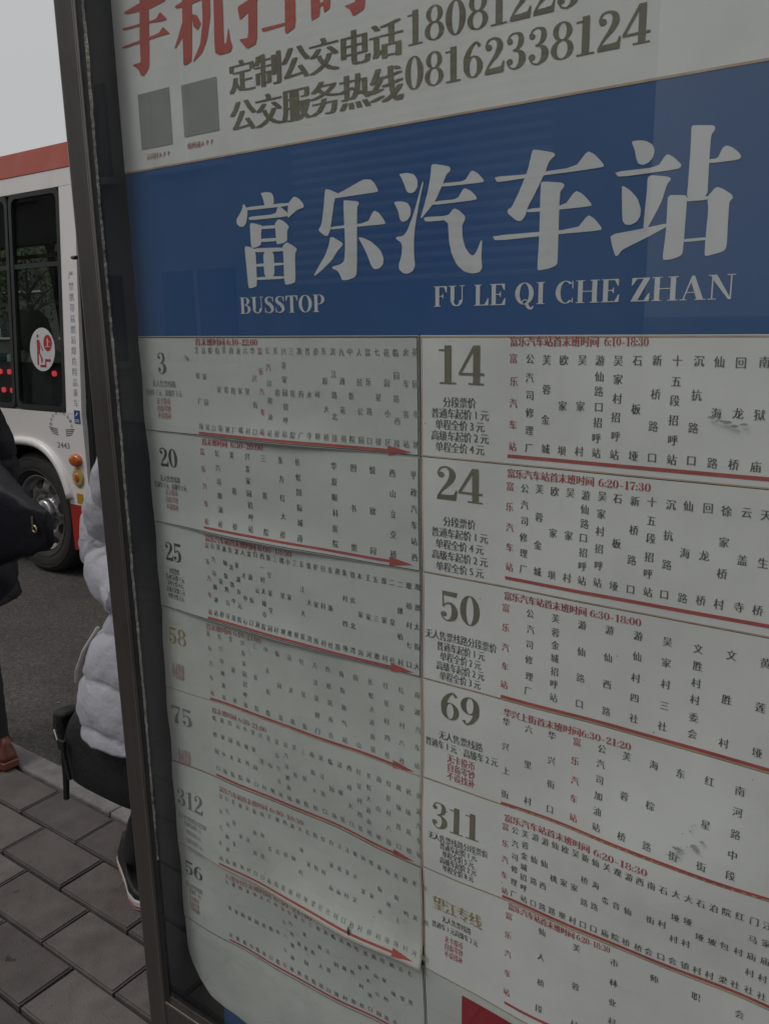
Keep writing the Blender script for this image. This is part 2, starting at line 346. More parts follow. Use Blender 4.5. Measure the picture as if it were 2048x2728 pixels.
FONT = {
'0': (.58, RG(.29,.5,.27,.5,.165,.03)),
'1': (.50, R_(.17,0,.34,1) + R_(.05,0,.46,.04) + [[(.03,.90),(.17,.90),(.20,1),(.34,1),(.30,.95),(.17,.86),(.03,.86)]]),
'2': (.56, DOT(.135,.74,.085) + ST([(.06,.76,.05),(.12,.93,.05),(.27,.975,.05),(.40,.87,.13),(.42,.70,.16),(.33,.50,.12),(.16,.27,.06),(.05,.06,.05)]) + [[(.03,0),(.52,0),(.55,.30),(.51,.30),(.46,.17),(.30,.15),(.10,.15),(.04,.06)]]),
'3': (.56, DOT(.12,.78,.075) + DOT(.12,.22,.085) + ST([(.06,.80,.04),(.14,.95,.04),(.27,.98,.04),(.39,.89,.12),(.39,.68,.13),(.30,.55,.06),(.20,.525,.04)]) + ST([(.20,.52,.04),(.33,.49,.07),(.43,.36,.16),(.42,.16,.16),(.28,.02,.05),(.14,.06,.04),(.06,.2,.04)])),
'4': (.62, R_(.36,0,.52,1) + R_(.25,0,.62,.04) + R_(.02,.24,.62,.30) + [[(.36,1),(.44,1),(.09,.30),(.02,.30)]]),
'5': (.56, [[(.09,.86),(.48,.84),(.51,1.0),(.09,1.0)]] + R_(.09,.46,.13,.98) + DOT(.125,.22,.085) + ST([(.11,.48,.04),(.22,.60,.05),(.36,.58,.10),(.43,.38,.165),(.40,.15,.15),(.26,.02,.05),(.13,.06,.04),(.06,.2,.04)])),
'6': (.58, _six), '9': (.58, rot180(_six, .58)),
'7': (.54, [[(.04,.74),(.07,.74),(.12,.86),(.50,.86),(.50,1),(.06,1)]] + ST([(.49,.92,.04),(.38,.65,.06),(.27,.35,.14),(.25,0,.19)])),
'8': (.58, RG(.29,.75,.23,.25,.13,.03) + RG(.29,.27,.27,.27,.14,.03)),
':': (.24, DOT(.12,.12,.085) + DOT(.12,.55,.085)), '-': (.50, R_(.06,.30,.44,.37)),
'B': (.66, STEM(.10) + R_(.2,.965,.36,1) + R_(.2,.5,.40,.535) + R_(.2,0,.38,.035) + RG(.34,.758,.24,.242,.15,.035,-90,90,12) + RG(.36,.262,.28,.262,.16,.035,-90,90,12)),
'U': (.74, R_(.11,.28,.27,1) + R_(.03,.965,.35,1) + R_(.57,.28,.61,1) + R_(.49,.965,.70,1) + RG(.36,.30,.25,.30,.13,.05,180,360,12)),
'S': (.58, ST([(.49,.72,.03),(.44,.90,.04),(.29,.975,.05),(.13,.86,.12),(.16,.66,.17),(.34,.50,.19),(.45,.30,.17),(.43,.12,.12),(.27,.025,.05),(.12,.09,.04),(.06,.28,.03)]) + R_(.47,.68,.505,.97) + R_(.05,.03,.085,.32)),
'T': (.68, STEM(.26, top=False) + R_(.03,.95,.65,1) + [[(.03,.95),(.03,.70),(.06,.70),(.14,.95)]] + [[(.65,.95),(.65,.70),(.62,.70),(.54,.95)]]),
'O': (.74, RG(.37,.5,.34,.51,.17,.035)),
'P': (.64, STEM(.10) + R_(.2,.965,.36,1) + R_(.2,.44,.36,.475) + RG(.34,.72,.27,.28,.16,.035,-90,90,12)),
'F': (.62, STEM(.10) + R_(.2,.95,.58,1) + [[(.58,.95),(.58,.68),(.55,.68),(.46,.95)]] + R_(.2,.49,.40,.53) + [[(.36,.51),(.43,.66),(.43,.36)]]),
'L': (.62, STEM(.10) + R_(.2,0,.58,.045) + [[(.59,.0),(.60,.34),(.57,.34),(.44,.045),(.44,0)]]),
'E': (.66, STEM(.10) + R_(.2,.95,.60,1) + [[(.60,.95),(.60,.70),(.57,.70),(.47,.95)]] + R_(.2,.49,.42,.53) + [[(.38,.51),(.45,.67),(.45,.35)]] + R_(.2,0,.61,.045) + [[(.61,0),(.63,.33),(.60,.33),(.48,.045),(.48,0)]]),
'Q': (.76, RG(.37,.5,.34,.51,.17,.035) + RG(.40,.10,.13,.13,.04,.04,0,200,10) + ST([(.46,.10,.10),(.50,-.10,.12),(.62,-.20,.10),(.70,-.08,.03)])),
'I': (.40, STEM(.12)),
'C': (.70, RG(.38,.5,.35,.51,.17,.035,48,312,20) + R_(.60,.66,.635,1) + R_(.60,.02,.63,.24)),
'H': (.84, STEM(.10) + STEM(.58) + R_(.2,.49,.62,.53)),
'Z': (.66, R_(.06,.955,.60,1) + R_(.04,0,.60,.045) + [[(.42,.97),(.61,.97),(.24,.03),(.04,.03)]] + [[(.06,1),(.05,.68),(.08,.68),(.22,.955)]] + [[(.60,0),(.62,.34),(.59,.34),(.44,.045)]]),
'A': (.80, [[(.36,1),(.44,1),(.72,.02),(.53,.02),(.33,.80)]] + [[(.35,.96),(.39,.90),(.15,.02),(.11,.02)]] + R_(.20,.30,.60,.335) + R_(.03,0,.24,.035) + R_(.47,0,.79,.035)),
'N': (.84, R_(.14,.02,.18,.98) + R_(.66,.02,.70,1) + [[(.10,1),(.27,1),(.70,0),(.62,0),(.14,.86)]] + R_(.04,0,.28,.035) + R_(.03,.965,.20,1) + R_(.56,.965,.80,1)),
}
TEXTS = []   # every CJK / latin character that the print needs is cut from the built-in font once
CACHE = {}
def need(s):
    for ch in s:
        if ch not in CACHE and ch not in ' ': CACHE[ch] = None
def cut_glyphs(offset):
    res = {}; tmp = []
    for ch in CACHE:
        c = bpy.data.curves.new('g', 'FONT'); c.body = ch; c.resolution_u = 2; c.fill_mode = 'FRONT'; c.offset = offset
        o_ = bpy.data.objects.new('g', c); COL.objects.link(o_); tmp.append((ch, o_, c))
    bpy.context.view_layer.update(); dg = bpy.context.evaluated_depsgraph_get()
    for ch, o_, c in tmp:
        m = bpy.data.meshes.new_from_object(o_.evaluated_get(dg))
        xs = [v.co.x for v in m.vertices]; cx = .5 if ord(ch) > 255 else (min(xs)+max(xs))/2
        res[ch] = ([(v.co.x - cx, v.co.y - (.38 if ord(ch) > 255 else .36)) for v in m.vertices], [tuple(p.vertices) for p in m.polygons]); bpy.data.meshes.remove(m)
    for ch, o_, c in tmp: bpy.data.objects.remove(o_); bpy.data.curves.remove(c)
    return res
class Print:
    """flat print: collects shapes in sheet coordinates (u, v), each layer a hair above the last"""
    def __init__(s): s.v = []; s.f = []; s.h = []; s.k = 0
    def poly(s, pts):
        n = len(s.v); s.v += [tuple(p) for p in pts]; s.h += [s.k*4e-5]*len(pts); s.f.append(tuple(range(n, n+len(pts))))
    def polys(s, ps, u, v, sx, sy):
        for p in ps:
            s.poly([(u + x*sx, v + y_*sy) for x, y_ in p]); s.k = (s.k + 1) % 6
    def cjk(s, ch, u, v, sx, sy, bold=(-.035, 0, .035), thin=True):
        g_ = (THIN if thin and ch not in BROKEN else GLY).get(ch)
        if not g_: return
        if thin and ch in BROKEN: bold = (0,)
        for j, dx in enumerate(bold):
            n = len(s.v); s.v += [(u + (x + dx - sum(bold)/len(bold))*sx, v + y_*sy) for x, y_ in g_[0]]; s.h += [j*4e-5]*len(g_[0]); s.f += [tuple(i+n for i in f) for f in g_[1]]
    def line(s, text, u0, u1, v, h, **kw):      # horizontal CJK line between u0 and u1
        n = len(text); p = (u1-u0)/n
        for i, ch in enumerate(text): s.cjk(ch, u0 + (i+.5)*p, v, p*1.04, h, **kw)
    def serif(s, text, u0, u1, v, h, sp=None):
        W_ = sum(FONT[c][0] if c in FONT else .30 for c in text); k = (u1-u0)/W_; x = u0
        for c in text:
            if c in FONT: s.polys(FONT[c][1], x, v, k, h); x += FONT[c][0]*k
            else: x += .30*k
    def bar(s, u0, u1, v, th, n=30, th1=None):
        th1 = th1 or th
        for i in range(n):
            a, b_ = lerp(u0,u1,i/n), lerp(u0,u1,(i+1)/n); ta, tb = lerp(th,th1,i/n)/2, lerp(th,th1,(i+1)/n)/2
            s.poly([(a,v-ta),(b_,v-tb),(b_,v+tb),(a,v+ta)])
    def vbar(s, u, v0, v1, th, n=24):
        for i in range(n):
            a, b_ = lerp(v0,v1,i/n), lerp(v0,v1,(i+1)/n); s.poly([(u-th/2,a),(u+th/2,a),(u+th/2,b_),(u-th/2,b_)])
    def build(s, name, f, mt, parent, lift=.00045, stuff=False):
        if not s.f: return None
        o_ = obj(name, [f(u, v, lift + h) for (u, v), h in zip(s.v, s.h)], s.f, mt, parent)
        if stuff: o_['kind'] = 'stuff'      # print too small to pick apart
        return o_
TRACED={
'富':[[(-7539,18043),(-7440,18047),(-7356,18030),(-7322,17977),(-7327,17893),(-7479,17884),(-7489,17940),(-7515,18008)],[(-7844,17945),(-7812,17922),(-7772,17858),(-7782,17791),(-7808,17712),(-7855,17672),(-7924,17677),(-7976,17718),(-7971,17772),(-7924,17816),(-7869,17877)],[(-7818,17899),(-7078,17893),(-7080,17854),(-7811,17861)],[(-7087,17889),(-6993,17957),(-6914,17921),(-6855,17864),(-6839,17818),(-6947,17799),(-7031,17757),(-7107,17711),(-7101,17812)],[(-7757,17782),(-7307,17777),(-7255,17860),(-7209,17850),(-7103,17776),(-7105,17735),(-7751,17739)],[(-7743,17707),(-7646,17693),(-7523,17657),(-7556,17599),(-7561,17438),(-7647,17409),(-7736,17407),(-7743,17517)],[(-7323,17669),(-7264,17717),(-7181,17691),(-7088,17618),(-7124,17575),(-7131,17451),(-7216,17430),(-7310,17422),(-7318,17596)],[(-7562,17656),(-7296,17650),(-7298,17614),(-7564,17620)],[(-7572,17506),(-7301,17501),(-7304,17462),(-7575,17468)],[(-7857,17435),(-7774,17423),(-7668,17387),(-7666,16942),(-7751,16917),(-7821,16917),(-7835,17137)],[(-7219,17370),(-7188,17415),(-7131,17437),(-7051,17399),(-6971,17349),(-7010,17298),(-7016,16966),(-7095,16942),(-7203,16939),(-7199,17322)],[(-7697,17400),(-7181,17380),(-7184,17335),(-7700,17351)],[(-7540,17355),(-7361,17352),(-7362,17040),(-7536,17034)],[(-7681,17210),(-7195,17202),(-7197,17172),(-7683,17174)],[(-7678,17047),(-7197,17043),(-7199,17011),(-7681,17012)]],
'乐':[[(-6510,17990),(-6442,17977),(-6310,17921),(-6370,17877),(-6442,17558),(-6457,17522),(-6489,17467),(-6540,17474),(-6633,17540),(-6578,17606),(-6539,17780)],[(-6344,17918),(-6235,17945),(-5997,18024),(-5941,18037),(-5846,18027),(-5792,17980),(-5740,17891),(-5810,17886),(-5969,17883),(-6245,17878),(-6371,17875)],[(-6244,17835),(-6214,17841),(-6035,17813),(-6016,17791),(-6048,17745),(-6070,17019),(-6109,16982),(-6210,16955),(-6295,16958),(-6318,17017),(-6359,17070),(-6435,17096),(-6434,17118),(-6305,17138),(-6253,17173),(-6232,17318)],[(-6445,17567),(-5905,17571),(-5815,17697),(-5752,17671),(-5691,17606),(-5654,17549),(-5677,17539),(-6059,17540),(-6446,17536)],[(-6455,17452),(-6412,17449),(-6263,17370),(-6290,17334),(-6342,17299),(-6440,17189),(-6582,17093),(-6700,17026),(-6723,17027),(-6651,17122),(-6541,17246),(-6475,17370)],[(-6043,17424),(-5966,17411),(-5854,17363),(-5730,17263),(-5688,17175),(-5694,17108),(-5750,17067),(-5822,17058),(-5869,17110),(-5899,17186),(-5961,17301)]],
'汽':[[(-5465,18043),(-5358,18045),(-5270,18022),(-5222,17959),(-5222,17890),(-5263,17839),(-5325,17831),(-5364,17855),(-5395,17928),(-5430,18001)],[(-5539,17763),(-5433,17759),(-5353,17735),(-5313,17676),(-5319,17599),(-5364,17553),(-5418,17543),(-5458,17567),(-5480,17662)],[(-5157,17941),(-5145,17924),(-5203,17722),(-5258,17489),(-5277,17320),(-5275,17177),(-5262,17075),(-5289,17019),(-5353,16990),(-5417,16995),(-5477,17042),(-5479,17100),(-5442,17186),(-5431,17286),(-5449,17331),(-5516,17371),(-5508,17392),(-5420,17393),(-5366,17440),(-5283,17603),(-5211,17792)],[(-5045,18090),(-5011,18096),(-4843,18057),(-4810,18037),(-4813,18004),(-4860,17976),(-4910,17873),(-5003,17718),(-5064,17662),(-5169,17566),(-5190,17568),(-5151,17662),(-5089,17836),(-5054,17996)],[(-4910,17893),(-4637,17886),(-4557,17986),(-4485,17949),(-4413,17876),(-4417,17853),(-4927,17858)],[(-5003,17721),(-4726,17718),(-4645,17823),(-4564,17786),(-4495,17720),(-4495,17689),(-5046,17684)],[(-5151,17572),(-4842,17561),(-4767,17632),(-4701,17604),(-4627,17537),(-4635,17497),(-4667,17445),(-4658,17322),(-4625,17223),(-4575,17159),(-4534,17136),(-4493,17168),(-4438,17287),(-4422,17279),(-4431,17130),(-4419,17007),(-4451,16967),(-4540,16955),(-4640,16982),(-4724,17049),(-4791,17164),(-4825,17291),(-4842,17520),(-5125,17521)]],
'车':[[(-3872,18096),(-3835,18095),(-3648,18047),(-3626,18018),(-3688,17976),(-3728,17881),(-3839,17678),(-3910,17570),(-3937,17482),(-3981,17440),(-4035,17451),(-4135,17530),(-4128,17569),(-4090,17579),(-4003,17732),(-3918,17914)],[(-4288,17892),(-3947,17877),(-3419,17890),(-3302,18018),(-3234,17984),(-3143,17890),(-3133,17859),(-3336,17853),(-3727,17850),(-4233,17836),(-4264,17845)],[(-3917,17551),(-3519,17551),(-3411,17675),(-3341,17644),(-3249,17550),(-3241,17519),(-3916,17516)],[(-3776,17786),(-3747,17793),(-3554,17764),(-3525,17742),(-3531,17718),(-3572,17678),(-3573,17058),(-3578,17000),(-3643,16971),(-3767,16954),(-3790,16964),(-3777,17302)],[(-4306,17322),(-3384,17325),(-3272,17444),(-3209,17405),(-3135,17320),(-3137,17293),(-3566,17288),(-4268,17269)]],
'站':[[(-2883,18051),(-2816,18052),(-2745,18037),(-2687,18000),(-2664,17946),(-2676,17887),(-2714,17849),(-2764,17836),(-2806,17850),(-2826,17886),(-2848,17973)],[(-3030,17803),(-2631,17803),(-2553,17907),(-2497,17876),(-2423,17807),(-2419,17784),(-2442,17766),(-2988,17752)],[(-2954,17672),(-2931,17667),(-2866,17622),(-2800,17549),(-2764,17459),(-2766,17391),(-2794,17345),(-2850,17322),(-2898,17325),(-2932,17360),(-2943,17494)],[(-2717,17722),(-2688,17740),(-2536,17713),(-2498,17690),(-2537,17647),(-2574,17509),(-2628,17400),(-2688,17293),(-2682,17273),(-2733,17272),(-2726,17427),(-2716,17618)],[(-3047,17247),(-2739,17280),(-2517,17311),(-2516,17281),(-2688,17201),(-2820,17146),(-2924,17102),(-2964,17050),(-2988,17051),(-3023,17143)],[(-2350,18103),(-2335,18114),(-2165,18091),(-2148,18076),(-2149,18049),(-2178,18013),(-2179,17793),(-2175,17497),(-2352,17504),(-2349,17675),(-2346,17949)],[(-2186,17817),(-2109,17817),(-2074,17898),(-2043,17913),(-1992,17892),(-1934,17841),(-1915,17808),(-1934,17785),(-2184,17783)],[(-2522,17554),(-2369,17538),(-2348,17517),(-2350,17461),(-2355,17160),(-2359,17036),(-2385,17013),(-2463,16991),(-2528,16990),(-2538,17016),(-2522,17219),(-2521,17429)],[(-2363,17520),(-2162,17514),(-2160,17482),(-2361,17483)],[(-2176,17506),(-2107,17584),(-2050,17563),(-1967,17505),(-1958,17477),(-1986,17448),(-1986,17320),(-1981,17108),(-1989,17052),(-2021,17031),(-2151,17003),(-2166,17015),(-2167,17166),(-2159,17398)],[(-2360,17162),(-2157,17166),(-2156,17142),(-2358,17136)]],
'手':[[(-9506,20708),(-9334,20671),(-9420,19794),(-9492,19729),(-9561,19693),(-9607,19720),(-9646,19794),(-9752,19860),(-9734,19870),(-9587,19870),(-9578,20144)],[(-9861,20520),(-9498,20568),(-9035,20553),(-9028,20489),(-9355,20456),(-9800,20486)],[(-9919,20338),(-9231,20317),(-9146,20386),(-9021,20282),(-9068,20270),(-9374,20297),(-9874,20304)],[(-9949,20121),(-9205,20145),(-9106,20204),(-8981,20103),(-9178,20111),(-9903,20093)]],
'机':[[(-8711,20644),(-8527,20638),(-8611,19720),(-8711,19691),(-8769,19701),(-8753,19991)],[(-8859,20391),(-8723,20416),(-8379,20415),(-8384,20363),(-8715,20352),(-8847,20367)],[(-8734,20204),(-8877,19977),(-8919,19924),(-8896,19911),(-8753,20018)],[(-8572,20247),(-8469,20212),(-8408,20104),(-8471,20046),(-8547,20096)],[(-8367,20534),(-8214,20535),(-8240,20159),(-8312,19927),(-8411,19784),(-8568,19707),(-8591,19707),(-8574,19731),(-8444,19880),(-8377,20134)],[(-8156,20539),(-8005,20523),(-8031,19804),(-7989,19814),(-7940,19982),(-7919,19836),(-7886,19751),(-7931,19698),(-8109,19698),(-8189,19735),(-8194,19834)],[(-8256,20527),(-8091,20525),(-8096,20475),(-8261,20476)]],
'扫':[[(-7574,20445),(-7437,20431),(-7474,19787),(-7506,19708),(-7651,19686),(-7774,19809),(-7616,19797)],[(-7773,20160),(-7587,20197),(-7406,20226),(-7449,20152),(-7591,20072),(-7745,20009)],[(-7005,20399),(-6853,20380),(-6872,19772),(-7015,19725),(-7037,19755)],[(-7406,19858),(-7027,19847),(-7029,19819),(-7383,19817)]],
'码':[[(-6629,20188),(-6497,20175),(-6513,19815),(-6642,19789)],[(-6456,20181),(-6340,20171),(-6363,19864),(-6455,19832)],[(-6530,19945),(-6439,19942),(-6441,19911),(-6532,19906)],[(-5978,20242),(-5856,20229),(-5878,19826),(-5897,19753),(-6048,19714),(-6089,19792),(-6164,19839),(-6001,19851)]]}
def chaikin(p, q=.16):
    out = []
    for i in range(len(p)):
        a, b_ = p[i], p[(i+1) % len(p)]
        out += [(lerp(a[0],b_[0],q), lerp(a[1],b_[1],q)), (lerp(a[0],b_[0],1-q), lerp(a[1],b_[1],1-q))]
    return out

# ------------------------------------------------------------------ the routes printed on the timetable
RED3 = ['无卡投币', '自备零钞', '不设找补']
S_ = '富乐汽车站'
T14 = [S_,'公汽司修理厂','芙蓉金城','欧家坝','吴家村','游仙路口招呼站','吴家村招呼站','石板垭','新桥路口','十五段招呼站','沉抗路口','仙海路','回龙桥','南狱庙']
T24 = T14[:13] + ['徐家桥村','云盖寺','天生桥']
T50 = [S_,'公汽司修理厂','芙蓉金城招呼站','游仙路口','游仙西路','游仙村四社','吴家村三社','文胜村村委会','文胜村','黄莲垭']
T69 = ['华兴上街','六里村','华兴街口',S_,'公汽司加油站','芙蓉桥','海棕路','东街','红星街','南河路中段']
T311 = [S_,'公汽司修理厂','芙蓉金城招呼站','游仙路口','游仙西路','仙桃路','欧家坝','吴家村','新桥路口','仙海路口','关帝庙','观音院','游仙桥','西桥','南街会','石村口','大垭村会','大垭村镇','石垭村','泊坡村','院包梁','红村社','门马庙村社','汪家庙村社','汪家村桥','观六桥','刘九桥','定水桥']
TWJ = [S_,'仙人桥段','芙蓉村','市林业科技','师范','职业','会']
zz = lambda t, m_, b_: [a + c + d for a, c, d in zip(t, m_, b_)]
T3 = zz('芝涪船街芙南龙六华富公芙兴三凯普桑东滨九中人富七花临火花', ['虹广','家园','','家','蓉','粉','家','里','兴街','乐汽车','汽司加油','蓉','发家园招呼','医','药','水','林','原大','江路北','洲花','医','民公','乐路','星','园小','园路西','车客','园市'], '场站口街坝厂嘴村口站站桥站院厂寺坝桥段苑院园口楼区段站场')
T20 = [S_,'公汽司加油站','芙蓉桥','兴发家园招呼站','三医院','东方红大桥','长虹国际城南','','华厦眼科医院','图书馆','悦欣园','西山立交桥','平政汽车站西']
T25 = zz('富公芙游东沈人沈白西航三桃小三五张农日东迎朱铁木王五双二二观观', ['乐汽车','汽司加油','蓉','仙保险公','滨路中','家湖开元','才中','源街','云','一村太城市','空家学','','星','家','','江大','大','家','科','新','','村四','宾北','家','家','三','家','皇','郎柏','桥村七','郎太街'], '站站桥司段院心口洞院园村坝观坝队湾所村社路垭湾沟河观村社村口大')
T58 = [S_,'公汽司加油站','芙蓉桥','兴发家园招呼站','三医院','中天医院','临园路','涪滨路','红星街','方汉影剧门','西桥路谷合','南街加气站','南山','长虹大道南段','红星村四社','红星村八社','南湖汽车站']
T75 = zz('虹凯得元小安兴花富公芙三南滨临涪西红长南红机机南', ['桥园','家中','园大','街北','城西','家园','里','山','乐汽车','汽司加油','蓉','医','街大','江路','园','城','桥大','星村四','虹大道南','山','星村八','场路','场路','湖汽车'], '口场街院坝口村坝站站桥院桥口场路口社社站段口桥站')
T312 = zz('富公芙欧吴新仙关观西游大石院红白汪汪观刘魏游柏光鹤老白', ['乐汽车','汽司加油','蓉金','家','家','桥路','海路','帝','音','桥','仙','垭村','家','包','村','家庙','家庙','家村','水定','家','家','仙水','林','辉上','鸣','龙','河'], '站站城坝村口口庙院段桥村坝梁社社村口桥村桥村场场村河蝉')
T56 = zz('六楼桥沈中人八市富公芙兴三南滨临涪西红长南红机五七', ['里','家','园','家','园','民','角','中','乐汽车','汽司加油','蓉','发家园','医','街大','江路','园','城','桥','星村','虹大道','山公','星村','场','里','星'], '区医院中段市口院站站桥站院路口场村路桥口园路市社社')
ZR = [1.632, 1.494, 1.354, 1.218, 1.083, .955, .797]
ZL = [1.632, 1.494, 1.354, 1.218, 1.082, .952, .800, .657]
UL0, UD, UR1 = -1.008, -.521, .030
F5 = lambda a, b_: ['分段票价','普通车起价1元','单程全价%s元' % a,'高级车起价2元','单程全价%s元' % b_]
def fare5(z1, z2, lines, cu, cw):
    return [(t, lerp(z1, z2, i/(len(lines)-1)), cu, len(t)*cw, 'd') for i, t in enumerate(lines)]
def red3(z1, z2, cu, w_): return [(t, lerp(z1, z2, i/2), cu, w_, 'r') for i, t in enumerate(RED3)]
ROUTES = [  # column, row, number, (u0,u1,z0,z1), number ink, fares, header (text,u0,u1,time,u0,u1,z), stops (u0,u1,ztop,zbot,cw), arrow z, ink, paper
 ('R',0,'14',(-.497,-.438,1.579,1.621),'ink_olive',fare5(1.559,1.508,F5(3,4),-.469,.0106),('富乐汽车站首末班时间',-.408,-.311,'6:10-18:30',-.306,-.262,1.6255),T14,(-.403,-.159,1.6075,1.5150,.0098),1.5040,'ink_black','paper'),
 ('R',1,'24',(-.500,-.439,1.447,1.486),'ink_olive',fare5(1.4215,1.3660,F5(4,5),-.469,.0106),('富乐汽车站首末班时间',-.409,-.310,'6:20-17:30',-.306,-.252,1.4855),T24,(-.405,-.146,1.471,1.3795,.0098),1.366,'ink_black','paper'),
 ('R',2,'50',(-.497,-.441,1.299,1.336),'ink_olive',[('无人售票线路分段票价',1.2785,-.4675,.097,'d')]+fare5(1.2655,1.2285,F5(2,3)[1:],-.467,.0094),('富乐汽车站首末班时间',-.411,-.312,'6:30-18:00',-.309,-.254,1.345),T50,(-.408,-.136,1.330,1.2375,.0098),1.2225,'ink_black','paper'),
 ('R',3,'69',(-.494,-.438,1.174,1.210),'ink_olive',[('无人售票线路',1.150,-.465,.062,'d'),('普通车1元 高级车2元',1.1365,-.465,.102,'d')]+red3(1.122,1.098,-.464,.040),('华兴上街首末班时间',-.408,-.314,'6:30-21:20',-.314,-.258,1.204),T69,(-.404,-.148,1.192,1.099,.0098),1.086,'ink_black','paper'),
 ('R',4,'311',(-.505,-.436,1.022,1.057),'ink_olive',[('无人售票线路分段票价',1.009,-.467,.084,'d')]+fare5(.999,.968,F5(5,8)[1:],-.466,.0074),('富乐汽车站首末班时间',-.404,-.296,'6:20-18:30',-.292,-.230,1.0685),T311,(-.402,-.060,1.056,.969,.0092),.960,'ink_black','paper'),
 ('R',5,'望江专线',(-.506,-.433,.896,.919),'ink_gold',[('无人售票线路',.8865,-.471,.044,'d'),('普通车1元高级车2元',.8735,-.4735,.069,'d')]+red3(.858,.836,-.475,.028),('富乐汽车站首末班时间',-.397,-.310,'6:20-18:30',-.308,-.268,.9495),TWJ,(-.396,-.129,.935,.827,.0098),.811,'ink_black','paper'),
 ('L',0,'3',(-.969,-.949,1.579,1.609),'ink_black',[('无人售票线路',1.565,-.9575,.050,'g'),('普通车1元 高级车2元',1.552,-.960,.078,'g')]+red3(1.540,1.519,-.961,.030),('首末班时间',-.887,-.829,'6:10-22:00',-.826,-.769,1.624),T3,(-.885,-.526,1.613,1.5075,.0088),1.4985,'ink_grey','paper_new'),
 ('L',1,'20',(-.982,-.942,1.443,1.471),'ink_dark',[('无人售票线路',1.4245,-.963,.046,'d'),('普通车1元 高级车2元',1.414,-.964,.072,'d')]+red3(1.404,1.382,-.9625,.028),('首末班时间',-.887,-.835,'6:30-20:00',-.829,-.768,1.4865),T20,(-.887,-.530,1.472,1.371,.0095),1.3615,'ink_black','paper_new'),
 ('L',2,'25',(-.987,-.949,1.297,1.326),'ink_dark',fare5(1.281,1.240,F5(4,5),-.969,.0062),('富乐汽车站首末班时间',-.895,-.793,'6:00-18:30',-.790,-.727,1.345),T25,(-.892,-.527,1.334,1.232,.0085),1.2225,'ink_black','paper_new'),
 ('L',3,'58',(-.995,-.955,1.160,1.187),'ink_gold',red3(1.124,1.107,-.976,.028),('首末班时间',-.908,-.856,'6:10-21:00',-.852,-.795,1.2055),T58,(-.905,-.528,1.194,1.096,.0086),1.0865,'ink_grey','paper_old_dim'),
 ('L',4,'75',(-1.001,-.953,1.023,1.054),'ink_grey',red3(.974,.957,-.979,.028),('首末班时间',-.908,-.856,'6:20-21:00',-.852,-.792,1.068),T75,(-.904,-.524,1.056,.970,.0086),.957,'ink_grey','paper_old_dim'),
 ('L',5,'312',(-1.001,-.938,.876,.907),'ink_grey',[('无人售票线路分段票价',.857,-.966,.070,'p')]+[(t,z_,c_,w_,'p') for t,z_,c_,w_,_ in fare5(.846,.800,F5(5,8)[1:],-.966,.0062)],('富乐汽车站首末班时间',-.902,-.800,'6:40-18:30',-.796,-.730,.9365),T312,(-.899,-.518,.924,.818,.0080),.8065,'ink_grey','paper_old_dim'),
 ('L',6,'56',(-.998,-.953,.747,.772),'ink_black',[('无人售票线路',.7265,-.977,.044,'g'),('普通车1元',.7165,-.975,.030,'g')]+red3(.704,.684,-.978,.026),('六里村首末班时间',-.896,-.800,'6:30-21:30',-.795,-.715,.786),T56,(-.893,-.545,.775,.673,.0080),.6635,'ink_black','paper_new'),
]
BIGT = ['定制公交电话','公交服务热线']
for r in ROUTES:
    need(r[6][0]); [need(t) for t in r[7]]; [need(f[0]) for f in r[5]]
    if r[0] == 'R' and r[1] == 5: need(r[2])
for t in BIGT: need(t)
need('云闪付APP绵州通'); need('严禁携带易燃易爆危险品乘车上绵阳市公共汽车有限司2443')
GLY = cut_glyphs(0.0); THIN = cut_glyphs(-.014)
def garea(g_):
    t = 0
    for f in g_[1]:
        p = [g_[0][i] for i in f]; t += abs(sum(p[i-1][0]*p[i][1] - p[i][0]*p[i-1][1] for i in range(len(p))))/2
    return t
BROKEN = {c for c in GLY if garea(THIN[c]) < .50*garea(GLY[c])}   # outlines too fine to be thinned

# ------------------------------------------------------------------ the notice board
board = thing('bus_stop_notice_board', (-.5, .02, 0), 'glazed steel bus stop notice board with blue station name banner and route timetables', 'notice board')
GY = -.0455
FL0, FL1 = -1.066, -1.019        # left stile
ZB0, ZB1, ZT = .455, .513, 2.26
fr = MB().bbox(FL0, FL1, -.0510, .085, -.01, ZT, .004).build('stile', M['steel'], board)
fr2 = MB().bbox(.045, .092, -.0510, .085, -.01, ZT, .004).build('stile', M['steel'], board)
MB().bbox(FL1+.0008, .0442, -.0500, -.0484, .39, ZB1, .0006).bbox(FL1+.0009, .0441, -.0482, .083, .388, .4195, .003).build('bottom_rail', M['steel'], board)
ZF = .42
MB().bbox(FL1+.0008, .0442, -.050, .083, ZT-.06, ZT-.001, .004).build('top_rail', M['steel'], board)
